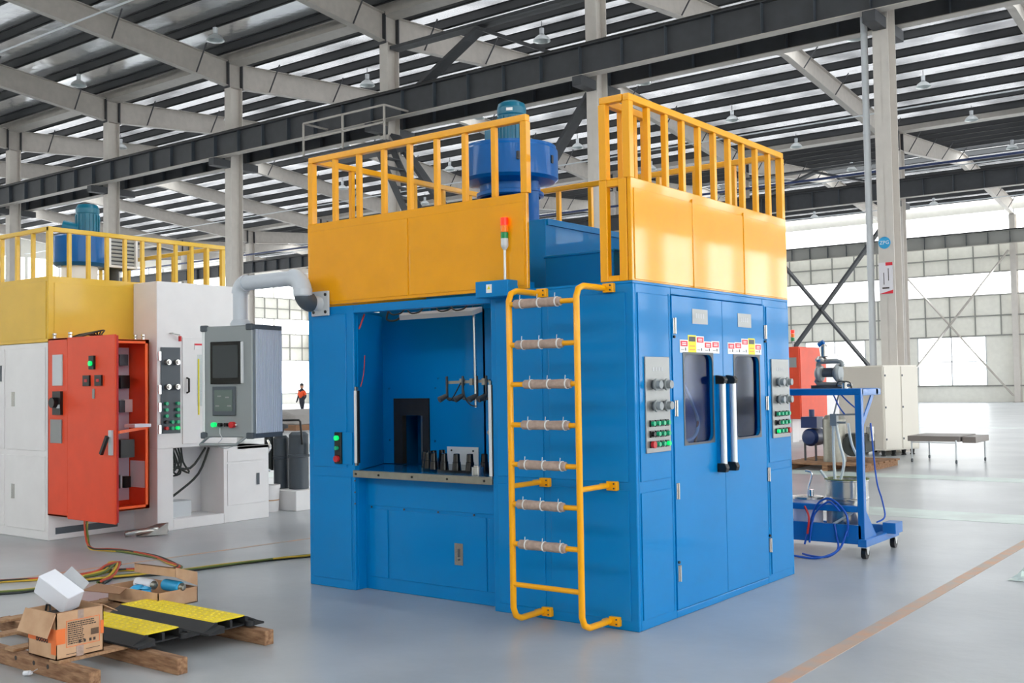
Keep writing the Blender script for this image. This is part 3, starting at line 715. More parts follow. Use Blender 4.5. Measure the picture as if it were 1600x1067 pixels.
# cups on the turntable
cu = None
cups = [(-2.14, .45), (-2.145, .39), (-2.115, .325), (-2.035, .265), (-1.93, .215), (-1.82, .21), (-1.70, .215), (-1.585, .235), (-1.49, .29), (-2.13, .54)]
ordn = ['fourth from the left, in the bunch', 'second from the left, in the bunch', 'leftmost of all', 'third from the left, in the bunch', 'fifth from the left, in front', 'fourth from the right, well apart', 'third from the right', 'second from the right', 'rightmost, behind the steel post', 'deepest in, behind the left bunch']
for i, (x, y) in enumerate(cups):
    if cu is None:
        cu = thing('workpiece_holder', (0, 0, .958), '', 'holder', 'black holders on the turntable')
        B().lathe((0, 0, .958), [(.0, 0), (.036, 0), (.031, .055), (.031, .062), (.027, .065), (.024, .122), (.02, .126), (0, .126)], 18).build('holder_body', 'black_gloss', cu)
        kids = list(cu.children); o = cu
    else:
        o = cu.copy(); COL.objects.link(o); c = kids[0].copy(); COL.objects.link(c); c.parent = o
    o.location = (x, y, .958); o['label'] = 'glossy black stepped holder on the turntable, ' + ordn[i]

# ================================================================== PENDANT CONTROL BOX
px, py = -3.72, -.2
pd = thing('pendant_control_box', (px, py, 1.2), 'grey control box with two screens hanging from a pipe arm', 'control box')
U = V((.971, .24, 0)); N = V((-.24, .971, 0)); Z = V((0, 0, 1)); C0 = V((px+.01, py+.0, 1.66))
hw, hd, hh = .262, .2, .465
def pb(c, a, bb, cc, name, m, parent=pd, bev=0): return B().obox(C0+U*c[0]+N*c[1]+Z*c[2], U*a, N*bb, Z*cc).build(name, m, parent, bev=bev)
pb((0, 0, 0), hw-.004, hd-.004, hh-.005, 'housing', 'box_grey', bev=.008)
for s in (-1, 1):
    for i in range(14): pb((s*(hw-.002), -hd+.06+i*.0255, 0), .008, .009, hh-.035, 'cooling_fin', 'fin_grey')
for s in (-1, 1):
    for q in (-1, 1):
        pb((s*(hw-.03), -hd+.012, q*(hh-.02)), .035, .02, .026, 'corner_cap', 'dark_grey', bev=.008)
        pb((s*(hw-.005), .01, q*(hh-.018)), .015, hd-.01, .02, 'edge_trim', 'dark_grey', bev=.004)
pb((-hw+.03, -hd-.002, 0), .012, .006, hh-.05, 'edge_profile', 'alu', bev=.003)
pb((-.0, -hd-.004, .155), .155, .008, .175, 'screen_bezel', 'black_gloss', bev=.003)
pb((.165, -hd-.004, .155), .012, .006, .17, 'bezel_profile', 'light_grey')
pb((0, -hd-.013, .165), .128, .002, .135, 'screen', 'screen')
pb((-.02, -hd-.004, -.16), .115, .008, .12, 'panel_bezel', 'dark_grey', bev=.003)
pb((-.02, -hd-.013, -.155), .092, .002, .088, 'panel_screen', 'screen2')
for c in ((-.06, -.12), (.02, -.13), (-.08, -.2), (.04, -.2)): pb((c[0], -hd-.0155, c[1]), .02, .0006, .006, 'screen_graphic', 'plate')
for i, (m_, r) in enumerate((('green_lit', .02), ('black', .016), ('black', .016), ('red', .026))):
    c = C0+U*(-.115+i*.062)-N*(hd)+Z*(-.355)
    B().cyl(c, c-N*.035, r, n=14).build('push_button', m_, pd)
    c2 = c+U*.03; B().cyl(c2, c2-N*.012, .007, n=8).build('button_lamp', 'alu', pd)
b = B(); c = C0-N*(hd+.03)+Z*(-hh-.02)
b.tube([C0+U*(-.2)-N*(hd-.02)+Z*(-hh+.01), C0+U*(-.22)-N*(hd+.06)+Z*(-hh-.05), C0+U*.14-N*(hd+.06)+Z*(-hh-.05), C0+U*.18-N*(hd-.02)+Z*(-hh+.01)], .013, 8)
b.build('carry_bar', 'box_grey', pd)
b = B(); k = C0+U*(-.05)-N*(hd+.02)+Z*(-.38); b.tube([k, k-Z*.05, k-Z*.09+U*.02, k-Z*.14-U*.03, k-Z*.17+U*.05, k-Z*.15+U*.13], .004, 6, 3); b.build('key_cord', 'light_grey', pd)
ar = 2.475; R0 = .062
b = B().cyl((px, py, 2.12), (px, py, ar-.07), R0, n=24)
b.lathe((px, py, 2.12), [(.085, 0), (.085, .03), (.066, .06)], 24)
b.build('vertical_pipe', 'pipe_grey', pd)
def elbow(c0, d0, d1, r, R, n=8):
    c0, d0, d1 = V(c0), V(d0), V(d1); ctr = c0+d1*R; pts = []
    for i in range(n+1): t = math.pi/2*i/n; pts.append(ctr-d1*R*math.cos(t)+d0*R*math.sin(t))
    return B().tube(pts, r, 20)
elbow((px, py, ar-.075), (0, 0, 1), (1, 0, 0), .072, .085).build('elbow', 'pipe_grey', pd)
B().cyl((px+.08, py, ar+.01), (-3.05, py, ar+.01), R0, n=24).build('arm_pipe', 'pipe_grey', pd)
elbow((-3.06, py, ar+.01), (1, 0, 0), (0, 0, -1), .074, .12).build('elbow', 'pipe_grey', pd)
elbow((-2.94, py, 2.37), (0, 0, -1), (0, 1, 0), .072, .09).build('elbow', 'dark_grey', pd)
B().lathe((-2.94, py, 2.33), [(.07, 0), (.076, .01), (.076, .06), (.07, .07)], 20).build('swivel_collar', 'pipe_grey', pd)
B().cyl((-2.94, py+.07, 2.28), (-2.94, -.02, 2.28), .06, n=20).build('mount_neck', 'light_grey', pd)
B().box(-3.03, -2.83, -.03, -.01, 2.18, 2.38).build('mounting_plate', 'light_grey', pd, bev=.004)
for x in (-3.0, -2.86):
    for z in (2.21, 2.35): B().cyl((x, -.03, z), (x, -.037, z), .013, n=8).build('bolt', 'black', pd)

# ================================================================== WHITE MACHINE ON THE LEFT
Xm, Ym = -7.41, .156
m2 = thing('washing_machine', (-9, 1.5, 0), 'white industrial machine with yellow upper panels and railing at the left', 'machine')
b = B().box(-10.6, Xm, Ym, 2.5, 0, 2.13); b.build('carcass', 'white', m2, bev=.006)
b = B().box(-10.6, Xm, Ym, 2.5, 2.135, 2.85); b.build('upper_shell', 'yellow_pale', m2, bev=.004)
panelX(.22, 1.17, 2.16, 2.78, Xm, m2, 'yellow_pale', 'yellow_panel', .006)
for a, c in ((-8.95, -7.45), (-10.5, -8.98)): panelY(a, c, 2.17, 2.8, Ym, m2, 'yellow_pale', 'yellow_panel', .006)
for a, c in ((-8.27, -7.46), (-9.15, -8.33), (-10.0, -9.2)):
    for z0, z1 in ((.96, 2.08), (.1, .9)):
        d = panelY(a, c, z0, z1, Ym, m2, 'white', 'cabinet_door', .012)
        B().box(a+.12, a+.18, Ym-.02, Ym-.012, (z0+z1)/2-.08, (z0+z1)/2+.08).build('flush_handle', 'stainless', d)
B().box(-8.56, -8.38, Ym-.02, Ym-.012, 1.72, 1.9).build('name_plate', 'dark_grey', m2)
B().box(Xm, Xm+.01, .24, .98, .06, .13).build('vent_slot', 'dark_grey', m2)
railing((-10.5, Ym+.03), (Xm-.03, Ym+.03), 9, 2.85, 3.39, m2, m='yellow_pale')
railing((Xm-.03, Ym+.03), (Xm-.03, 2.47), 10, 2.85, 3.39, m2, m='yellow_pale', first=False)
railing((-10.5, 2.47), (Xm-.03, 2.47), 9, 2.85, 3.39, m2, m='yellow_pale', last=False)
f2 = B().lathe((-9.1, 1.52, 0), [(0, 3.18), (.28, 3.18), (.33, 3.22), (.33, 3.55), (.3, 3.57), (0, 3.58)], 32).build('fan_housing', 'fan_blue', m2)
B().lathe((-9.1, 1.52, 0), [(.22, 2.85), (.22, 3.2)], 24).build('duct', 'white', f2)
b = B().lathe((-9.05, 1.6, 0), [(.14, 3.57), (.14, 3.86), (.145, 3.87), (.145, 3.93), (.12, 3.98), (0, 4.0)], 24)
for k in range(18): a = k*math.pi/9; b.bar((-9.05+.145*math.cos(a), 1.6+.145*math.sin(a), 3.59), (-9.05+.145*math.cos(a), 1.6+.145*math.sin(a), 3.85), .008, .012)
b.build('fan_motor', 'teal', f2); B().cyl((-9.2, 1.35, 3.7), (-9.08, 1.5, 3.66), .08, n=14).build('terminal_box', 'teal', f2)
# louvre box on the roof
lv = B().holeplate((-9.0, 1.85, 3.2), (0, 1, 0), (0, 0, 1), (1, 0, 0), (0, 0, .42, .42), (.03, .03, .39, .39), .01, .04).build('louvre_frame', 'white', m2)
B().box(-9.4, -9.0, 1.85, 2.27, 3.2, 3.62).build('louvre_box', 'dark_steel', lv)
for i in range(7): B().obox((-8.985, 2.06, 3.26+.05*i), (.012, 0, .012), (0, .18, 0), (-.002, 0, .002)).build('louvre_slat', 'light_grey', lv)
B().cyl((-9.2, 2.05, 2.85), (-9.2, 2.05, 3.2), .08, n=12).build('louvre_leg', 'dark_steel', lv)
# protruding white booth
b = B().box(Xm, -6.95, 1.19, 2.3, .93, 2.83); b.build('booth', 'white', m2, bev=.006)
b = B().box(Xm, -6.95, 1.19, 1.40, 0, .93).box(Xm, -6.95, 2.1, 2.78, 0, .9).box(Xm, -6.95, 1.4, 2.1, 0, .12).box(Xm, Xm+.02, 1.4, 2.1, .12, .93).box(Xm-.0, -6.95, 2.3, 2.78, .86, .9)
b.build('booth_base', 'white', m2, bev=.005)
panelX(2.15, 2.74, .72, .86, -6.95, m2, 'white', 'drawer_front', .01); d = panelX(2.15, 2.74, .2, .7, -6.95, m2, 'white', 'cabinet_door', .01)
B().box(-6.94, -6.93, 2.58, 2.62, .42, .56).build('flush_handle', 'dark_grey', d)
d = panelX(1.52, 2.26, .97, 2.2, -6.95, m2, 'white', 'booth_door', .012)
B().box(-6.938, -6.932, 1.72, 2.05, 1.4, 2.0).build('door_window', 'frosted', d)
B().box(-6.938, -6.93, 1.68, 2.1, 2.06, 2.13).build('safety_sticker', 'sticker_white', d)
B().box(-6.93, -6.929, 1.68, 2.1, 2.11, 2.13).build('sticker_header', 'sticker_red', d)
B().box(-6.938, -6.93, 1.73, 1.745, 1.3, 1.95).build('door_strip', 'sticker_yellow', d)
B().tube([(-6.94, 1.58, 1.73), (-6.90, 1.58, 1.72), (-6.9, 1.58, 1.57), (-6.94, 1.58, 1.56)], .012, 8).build('pull_handle', 'black', d)
B().tube([(-6.94, 1.35, 2.24), (-6.9, 1.36, 2.24), (-6.9, 1.46, 2.22)], .008, 6).build('hook', 'stainless', m2); B().cyl((-6.9, 1.46, 2.21), (-6.9, 1.46, 2.15), .018, n=8).build('red_tag', 'red', m2)
P = B().box(-6.95, -6.938, 1.235, 1.49, 1.1, 2.08).build('operating_panel', 'dark_grey', m2)
for z in (1.91, 1.63):
    for y in (1.3, 1.42): B().cyl((-6.938, y, z), (-6.88, y, z), .032, n=14).cyl((-6.88, y, z), (-6.86, y, z), .018, n=12).build('knob', 'stainless', P)
for r, z in enumerate((1.44, 1.37, 1.30, 1.23, 1.16)):
    for k, y in enumerate((1.29, 1.365, 1.44)):
        if k == 1 and r < 3: continue
        m_ = 'green_btn'
        if r == 3 and k == 0: m_ = 'black'
        if r == 4: m_ = ('red', 'green_btn', 'green_lit')[k]
        B().cyl((-6.938, y, z), (-6.90, y, z), .02, n=12).build('push_button', m_, P)
for z in (1.98, 1.6, 1.4, 1.15): B().box(-6.95, -6.93, 1.2, 1.232, z-.05, z+.05).build('hinge', 'chrome', m2)
b = B()
for i in range(5):
    y = 1.45+.04*i; b.tube([(-7.1, y, .92), (-7.05-.02*i, y+.05, .75), (-7.08, y+.1*math.sin(i*2), .62), (-7.2, y-.03, .55+.04*i)], .011, 6, 4)
b.tube([(-7.1, 2.0, .9), (-7.1, 1.85, .6), (-7.15, 1.6, .4), (-7.2, 1.45, .3)], .014, 6, 4); b.tube([(-7.1, 1.45, .72), (-7.05, 1.7, .68), (-7.1, 1.95, .9)], .014, 6, 4)
b.build('hanging_cable', 'cable_black', m2)
B().box(-7.35, -7.1, 1.42, 1.75, .12, .3).build('pump_block', 'light_grey', m2); B().box(-7.2, -7.1, 1.4, 1.52, .7, .92).build('junction_block', 'black', m2)

# red electrical cabinet with open door
rc = thing('electrical_cabinet', (-7.2, .64, .27), 'orange-red electrical cabinet with its door standing open on the white machine', 'cabinet')
x0, x1, y0, y1, z0, z1 = -7.40, -7.01, .146, 1.13, .275, 2.165
b = B(); b.box(x0, x0+.015, y0, y1, z0, z1); b.box(x0, x1, y0, y0+.02, z0, z1); b.box(x0, x1, y1-.02, y1, z0, z1); b.box(x0, x1, y0, y1, z0, z0+.02); b.box(x0, x1, y0, y1, z1-.02, z1)
b.build('cabinet_body', 'orange_red', rc, bev=.003)
b = B().box(x1-.015, x1, y1-.05, y1, z0, z1).box(x1-.015, x1, y0, y1, z0, z0+.045).box(x1-.015, x1, y0, y1, z1-.045, z1); b.build('cabinet_rim', 'orange_in', rc, bev=.002)
B().box(x0+.03, x0+.04, y0+.06, y1-.03, z0+.08, z1-.08).build('mounting_plate', 'interior_white', rc)
random.seed(3)
for r, (za, zb_) in enumerate(((1.88, 2.02), (1.62, 1.78), (1.35, 1.52), (.85, 1.05), (.5, .66))):
    y = y0+.1
    while y < y1-.12:
        w = random.choice((.05, .08, .12)); 
        B().box(x0+.04, x0+random.choice((.1, .14)), y, y+w-.01, za, zb_-random.random()*.04).build('component', random.choice(('black', 'light_grey', 'white', 'dark_grey')), rc); y += w
B().box(x0+.04, x0+.3, y1-.3, y1-.13, .85, 1.05).build('inverter', 'black', rc)
b = B()
for i in range(4): b.tube([(x0+.14, .3+.15*i, 1.35), (x0+.2, .35+.15*i, 1.2), (x0+.16, .5+.12*i, 1.0)], .006, 5, 4)
b.build('wire', 'cable_yellow', rc)
B().box(x0+.05, x1-.03, y1-.022, y1-.02, .5, .8).build('document_sheet', 'paper', rc)
B().cyl((x1-.05, .4, z1-.03), (x1-.05, .9, z1-.03), .012, n=8).build('cabinet_light', 'alu', rc)
dd = B().box(x1, x1+.88, y0-.0, y0+.022, z0-.015, z1).build('cabinet_door', 'orange_red', rc, bev=.004)
B().box(x1+.86, x1+.88, y0+.022, y0+.04, z0, z1-.01).build('door_return', 'red', dd)
yf = y0
B().box(x1+.44, x1+.53, yf-.025, yf, 1.82, 1.96).build('indicator_plate', 'black', dd); B().cyl((x1+.485, yf-.025, 1.88), (x1+.485, yf-.045, 1.88), .026, n=14).build('indicator_lamp', 'green_lit', dd)
for x in (x1+.32, x1+.54):
    B().box(x, x+.12, yf-.02, yf, 1.65, 1.76).build('meter', 'black', dd); B().box(x+.035, x+.085, yf-.024, yf-.02, 1.69, 1.72).build('meter_mark', 'red', dd)
B().box(x1+.48, x1+.52, yf-.008, yf, 1.52, 1.62).build('name_plate', 'plate', dd)
B().box(x1+.79, x1+.85, yf-.02, yf, .95, 1.2).build('lock_plate', 'light_grey', dd); B().bar((x1+.82, yf-.05, 1.14), (x1+.71, yf-.05, .96), .03, .035).build('lever_handle', 'black', dd)
B().bar((x1+.02, y1-.03, 1.18), (x1+.9, y0+.03, 1.18), .012, .03).build('door_stay', 'orange_in', rc)
B().box(x1+.1, x1+.3, .75, .95, 1.195, 1.23).build('paper_stack', 'paper', rc)
# narrow side with plates (faces the camera side)
B().box(-7.29, -7.10, y0-.012, y0, 1.66, 1.99).build('name_plate', 'light_grey', rc); B().box(-7.33, -7.11, y0-.012, y0, 1.05, 1.3).build('rating_plate', 'plate', rc)
sw = B().box(-7.26, -7.1, y0-.03, y0, 1.35, 1.6).build('main_switch', 'black', rc); B().cyl((-7.19, y0-.03, 1.48), (-7.19, y0-.08, 1.48), .055, n=16).build('switch_knob', 'black', sw); B().box(-7.17, -7.11, y0-.034, y0-.03, 1.42, 1.46).build('switch_label', 'light_grey', sw)
for x, y in ((-7.36, .2), (-7.05, .2), (-7.05, 1.08), (-7.2, 1.08)):
    B().cyl((x, y, z1), (x, y, z1+.03), .02, n=10).lathe((x, y, z1+.05), [(.0, -.02), (.022, -.01), (.022, .01), (0, .02)], 10).build('lifting_eye', 'chrome', rc)
b = B()
for i in range(6): b.tube([(-7.2+.03*i, .3, z1+.01), (-7.15, .4+.05*i, z1+.05+.01*i), (-7.25+.03*i, .6, z1+.04), (-7.1, .75, z1+.01)], .009, 6, 4)
b.build('cable_bunch', 'black', rc)

# pump set at the end of the white machine
pu = thing('pump_set', (-7.6, 3.6, 0), 'grey filter pump set on a white plinth behind the white machine', 'pump')
B().box(-7.95, -7.1, 3.35, 3.95, 0, .26).build('plinth', 'white', pu, bev=.006)
for x, y, r, h in ((-7.35, 3.62, .13, .75), (-7.62, 3.55, .1, .7)):
    B().lathe((x, y, .26), [(r, 0), (r, h*.55), (r+.012, h*.56), (r+.012, h*.6), (r, h*.61), (r, h*.95), (r*.7, h), (0, h)], 20).build('filter_vessel', 'dark_grey', pu)
B().lathe((-7.12, 3.68, .7), [(.03, 0), (.06, .05), (.06, .15), (.03, .2), (.03, .32), (0, .33)], 14).build('valve', 'dark_steel', pu)
B().tube([(-7.9, 3.5, 1.16), (-7.2, 3.5, 1.17), (-7.18, 3.5, 1.15), (-7.2, 3.55, .85)], .014, 8).build('pipe', 'black', pu)
B().lathe((-7.6, 3.5, 1.0), [(0, 0), (.06, .0), (.07, .05), (.12, .06), (.12, .1), (.07, .12), (0, .13)], 16).build('gauge', 'dark_steel', pu)
B().cyl((-7.75, 3.45, .5), (-7.75, 3.45, 1.0), .06, n=12).cyl((-7.78, 3.35, .35), (-7.78, 3.35, .6), .08, n=12).build('pump_body', 'cable_black', pu)
b = B().tube([(-7.7, 3.4, .9), (-7.6, 3.35, .8), (-7.72, 3.3, .6), (-7.66, 3.4, .5)], .02, 8, 4); b.build('hose', 'chrome', pu)
pl = thing('pail', (-7.45, 3.2, 0), 'white plastic pail standing in front of the pump plinth', 'pail')
B().lathe((-7.45, 3.2, 0), [(0, 0), (.12, 0), (.135, .3), (.145, .3), (.145, .34), (.13, .34), (.12, .05), (0, .05)], 24).build('bucket', 'white', pl); B().lathe((-7.45, 3.2, 0), [(.129, .14), (.1295, .155)], 24).build('printed_band', 'carton', pl)

# ================================================================== FLOOR ITEMS, LOWER LEFT
pa = thing('wooden_pallet', (-2.4, -2.1, 0), 'weathered wooden pallet on the floor, lower left', 'pallet')
for y in (-2.72, -2.28, -1.55):
    xe = {-2.72: -1.78, -2.28: -1.62, -1.55: -1.75}[y]
    b = B().box(-3.6, xe, y-.035, y+.035, 0, .09); b.build('stringer', 'dark_wood', pa, bev=.004)
for x in (-3.45, -3.05, -2.62, -2.13): B().box(x-.05, x+.05, -2.76, -1.5, .09, .106).build('deck_board', 'wood', pa, bev=.002)
for x in (-2.75, -2.55, -2.35, -2.2): B().cyl((x, -2.756, .06), (x, -2.7545, .06), .014, n=8).build('knot', 'ink', pa)
def ramp(yc, xe, label):
    t = thing('cable_ramp', (-2.4, yc, .106), label, 'cable ramp', 'cable ramps on the pallet'); z = .107; w = .215
    L0 = -2.95
    prof_ = [(-w, 0), (-w, .012), (-.12, .052), (.12, .052), (w, .012), (w, 0)]
    # body with open channels: end-on profile made of pieces
    b = B()
    b.prism([(L0, yc+a, z+h) for a, h in ((-w, 0), (-w, .012), (-.12, .055), (-.105, .055), (-.105, 0))], (xe-L0, 0, 0))
    b.prism([(L0, yc+a, z+h) for a, h in ((w, 0), (w, .012), (.12, .055), (.105, .055), (.105, 0))], (xe-L0, 0, 0))
    b.box(L0, xe, yc-.105, yc+.105, z, z+.008)
    for k in (0,): b.box(L0, xe, yc+k-.012, yc+k+.006, z+.008, z+.05)
    b.prism([(xe, yc-w, z), (xe, yc-w, z+.012), (xe, yc-.1, z+.04), (xe, yc-.1, z)], (.06, 0, 0)); b.prism([(xe, yc+w, z), (xe, yc+w, z+.012), (xe, yc+.13, z+.04), (xe, yc+.13, z)], (.05, 0, 0))
    b.cyl((xe+.03, yc+.12, z), (xe+.03, yc+.12, z+.03), .03, n=10)
    b.build('ramp_body', 'rubber', t)
    b = B().box(L0, xe-.02, yc-.12, yc+.12, z+.051, z+.06); ld_ = b.build('ramp_lid', 'ramp_yellow', t, bev=.003)
    s = B(); x = L0+.04
    while x < xe-.05:
        for q in (-.09, -.045, 0, .045, .09): s.lathe((x+(.02 if q in (-.045, .045) else 0), yc+q, z+.06), [(.014, 0), (.009, .005), (0, .006)], 6)
        x += .06
    s.build('tread_stud', 'ramp_yellow', t, kind='stuff')
ramp(-2.14, -2.0, 'black cable ramp with studded yellow lid, the nearer one beside the carton')
ramp(-1.70, -1.93, 'black cable ramp with studded yellow lid, the farther one behind the other')
ca = thing('cardboard_carton', (-2.25, -2.6, .106), 'open brown carton with orange band and printed text', 'carton')
cx0, cx1, cy0, cy1, cz0, cz1 = -2.40, -2.105, -2.76, -2.47, .107, .365
b = B()
for a in ((cx0, cx1, cy0, cy0+.006), (cx0, cx1, cy1-.006, cy1), (cx0, cx0+.006, cy0, cy1), (cx1-.006, cx1, cy0, cy1)): b.box(a[0], a[1], a[2], a[3], cz0, cz1)
b.box(cx0, cx1, cy0, cy1, cz0, cz0+.006); b.build('carton_body', 'carton', ca)
B().prism([(cx0-.02, cy0-.003, cz1), (cx1+.005, cy0-.003, cz1-.005), (cx1-.03, cy0-.035, cz1-.135), (cx0-.035, cy0-.045, cz1-.125)], (0, -.005, .003)).build('front_flap', 'carton', ca)
B().prism([(cx1, cy1-.02, cz1), (cx1-.01, cy0+.0, cz1), (cx1-.1, cy0+.02, cz1-.03), (cx1-.1, cy1-.03, cz1-.03)], (0, 0, .004)).build('side_flap', 'carton_dark', ca)
B().prism([(cx0, cy1, cz1), (cx1, cy1, cz1), (cx1, cy1+.09, cz1-.05), (cx0, cy1+.09, cz1-.05)], (0, 0, .004)).build('rear_flap', 'carton', ca)
for a in ((cx0, cx1, cy0-.002, cy0, cz0+.09, cz0+.17), (cx1, cx1+.002, cy0, cy0+.055, cz0+.085, cz0+.17), (cx1, cx1+.002, cy1-.02, cy1, cz0+.1, cz0+.175), (cx1-.05, cx1, cy0-.002, cy0, cz0+.03, cz0+.09)):
    B().box(*a).build('orange_band', 'carton_orange', ca)
for i in range(5):
    x = cx0+.1+i*.026; B().lathe((x, cy0-.003, cz0+.1), [(.006, 0), (.013, 0), (.013, .001), (.006, .001)], 12, (0, -1, 0)).build('printed_ring', 'ink', ca)
b = B()
fy0, fy1, fz0, fz1 = cy0+.06, cy1-.025, cz0+.06, cz1-.05
for a in ((fy0, fy1, fz0, fz0+.003), (fy0, fy1, fz1-.003, fz1), (fy0, fy0+.003, fz0, fz1), (fy1-.003, fy1, fz0, fz1)): b.box(cx1+.0005, cx1+.0015, *a)
b.build('label_frame', 'carton_orange', ca)
b = B(); random.seed(5)
for i in range(11):
    z = fz1-.018-i*.0115; y = fy0+.01
    while y < fy0+(.17 if i < 3 else .1): w = random.uniform(.004, .014); b.box(cx1+.0005, cx1+.0015, y, y+w, z, z+.006); y += w+.003
for i in range(12): y = fy1-.055+i*.0042; b.box(cx1+.0005, cx1+.0015, y, y+.0022, fz0+.045, fz0+.08)
for y in (.075, .105, .14, .165): b.box(cx1+.0005, cx1+.0015, fy0+y, fy0+y+.014, fz0+.012, fz0+.028)
b.box(cx1+.0005, cx1+.0015, fy0, fy0+.06, cz0+.02, cz0+.023); b.box(cx1+.0005, cx1+.0015, fy0+.12, fy1, cz0+.03, cz0+.033)
b.build('printed_text', 'ink', ca, kind='stuff')
B().box(cx1+.0005, cx1+.002, cy0+.13, cy0+.165, cz1-.05, cz1).box(cx1+.0005, cx1+.002, cy0+.12, cy0+.165, cz0, cz0+.06).build('adhesive_tape', 'foam', ca)
# white inner box resting in the carton
wbx = thing('white_box', (-2.3, -2.6, .37), 'small glossy white box lying tilted on top of the open carton', 'box')
R_ = Matrix.Rotation(math.radians(28), 3, 'Y') @ Matrix.Rotation(math.radians(28), 3, 'Z'); R_ = Matrix.Rotation(math.radians(20), 3, 'Z') @ Matrix.Rotation(math.radians(30), 3, 'Y') @ Matrix.Rotation(math.radians(12), 3, 'X')
cc = V((-2.32, -2.62, .445))
B().obox(cc, R_ @ V((.12, 0, 0)), R_ @ V((0, .062, 0)), R_ @ V((0, 0, .06))).build('box_shell', 'paper', wbx, bev=.004)
e = cc-R_ @ V((.12, 0, 0)); B().prism([e+R_ @ V(q) for q in ((0, -.055, -.055), (0, .055, -.055), (0, .045, .03), (0, -.045, .03))], R_ @ V((-.003, 0, 0))).build('end_flap', 'paper', wbx)
B().prism([cc+R_ @ V(q) for q in ((-.08, .06, .0), (.09, .06, .0), (.09, .12, .07), (-.06, .12, .09))], R_ @ V((0, .003, 0))).build('foil_pouch', 'paper_grey', wbx)
tl = thing('black_gadget', (-2.3, -2.62, .2), 'black plastic part in the open carton under the white box', 'part')
B().box(-2.35, -2.16, -2.71, -2.53, .125, .34).build('body', 'rubber', tl, bev=.01); B().tube([(-2.32, -2.7, .35), (-2.31, -2.7, .385), (-2.28, -2.7, .385), (-2.27, -2.7, .35)], .006, 6).build('loop', 'rubber', tl)
# second carton lying open, behind the ramps
c2 = thing('cardboard_carton', (-3.1, -1.5, .0), 'shallow open carton holding cans, with its lid raised, behind the ramps', 'carton')
b = B()
a0, a1, b0, b1, q0, q1 = -3.42, -2.82, -1.62, -1.30, .107, .215
b.box(a0, a1, b0, b0+.006, q0, q1); b.box(a0, a1, b1-.006, b1, q0, q1); b.box(a0, a0+.006, b0, b1, q0, q1); b.box(a1-.006, a1, b0, b1, q0, q1); b.box(a0, a1, b0, b1, q0, q0+.006)
b.build('carton_body', 'carton', c2)
B().prism([(a0+.1, b1, .30), (a1, b1, .31), (a1+.03, b0+.12, .37), (a0+.14, b0+.12, .36)], (0, 0, .006)).prism([(a0+.14, b0+.12, .30), (a1+.03, b0+.12, .31), (a1+.03, b0+.12, .375), (a0+.14, b0+.12, .365)], (0, .005, 0)).prism([(a1+.03, b0+.12, .31), (a1, b1, .22), (a1, b1, .31), (a1+.03, b0+.12, .37)], (-.005, 0, 0)).build('carton_lid', 'carton', c2)
B().prism([(a0-.1, b0-.02, q1), (a0+.25, b0-.02, q1), (a0+.3, b0-.1, q1-.02), (a0-.1, b0-.14, q1-.03)], (0, 0, .004)).build('front_flap', 'carton_dark', c2)
for i, (x, y, m_, lab) in enumerate(((-3.17, -1.48, 'paper', 'white spray can with silver cap lying in the shallow carton'), (-2.93, -1.42, 'sign_blue', 'blue can lying at the right end of the shallow carton'))):
    cn = thing('spray_can', (x, y, .2), lab, 'can')
    B().lathe((x-.1, y, .225), [(0, 0), (.038, 0), (.04, .01), (.04, .17), (.036, .185), (.03, .19)], 18, (1, 0, 0)).build('can_body', m_, cn)
    B().lathe((x+.09, y, .225), [(.03, 0), (.03, .01), (.016, .03), (0, .032)], 16, (1, 0, 0)).build('can_top', 'carton' if 0 else 'brushed', cn)
    if i == 0: B().box(x-.07, x+.03, y-.0415, y-.04, .223, .227).build('print_line', 'ink', cn)
bg_ = thing('blue_bag', (-3.15, -1.55, .2), 'crumpled blue plastic bag beside the cans in the shallow carton', 'bag')
B().lathe((-3.15, -1.56, .16), [(0, 0), (.05, .01), (.045, .04), (.06, .05), (.03, .07), (0, .06)], 9).lathe((-3.05, -1.56, .16), [(0, 0), (.05, .01), (.03, .05), (.04, .06), (0, .075)], 7).build('film', 'sign_blue', bg_)
plg = thing('cable_gland', (-2.33, -2.80, 0), 'small white plastic fitting on the floor in front of the pallet', 'fitting')
B().cyl((-2.35, -2.81, .014), (-2.31, -2.80, .02), .014, n=14).cyl((-2.31, -2.80, .02), (-2.295, -2.797, .022), .009, n=10).build('fitting_body', 'paper', plg); B().cyl((-2.3505, -2.8101, .014), (-2.351, -2.8103, .014), .006, n=10).build('bore', 'black', plg); B().cyl((-2.3, -2.798, .022), (-2.26, -2.78, .045), .002, n=5).build('pin', 'chrome', plg)

# cables over the floor
def cable(pts, label, cols, r=.008, sp=.022, group=None):
    t = thing('cable_bundle', (*pts[0][:2], 0), label, 'cable', group)
    for i, m_ in enumerate(cols):
        a = i*2.1; q = []
        for k, p_ in enumerate(pts):
            z = (p_[2] if len(p_) > 2 else 0)+r+.001
            q.append((p_[0]+sp*math.cos(a+k*1.7)*(.6+.2*i), p_[1]+sp*math.sin(a+k*1.3), z+(i % 2)*r*1.2))
        B().tube(q, r, 6, 5).build('cable', m_, t)
cable([(-7.0, .45, .45), (-6.9, .3, .3), (-6.6, .12, .1), (-6.42, .06), (-6.15, .1), (-5.9, .13), (-5.4, .09), (-5.0, -.02), (-4.72, -.11), (-4.62, -.2), (-4.64, -.33), (-4.95, -.48), (-5.05, -.72), (-5.08, -1.0), (-5.4, -1.45), (-5.8, -2.0)],
      'red, yellow and green cable bundle dropping from the orange cabinet and looping on the floor', ('cable_yellow', 'cable_red', 'cable_green', 'cable_black', 'cable_yellow'), .009)
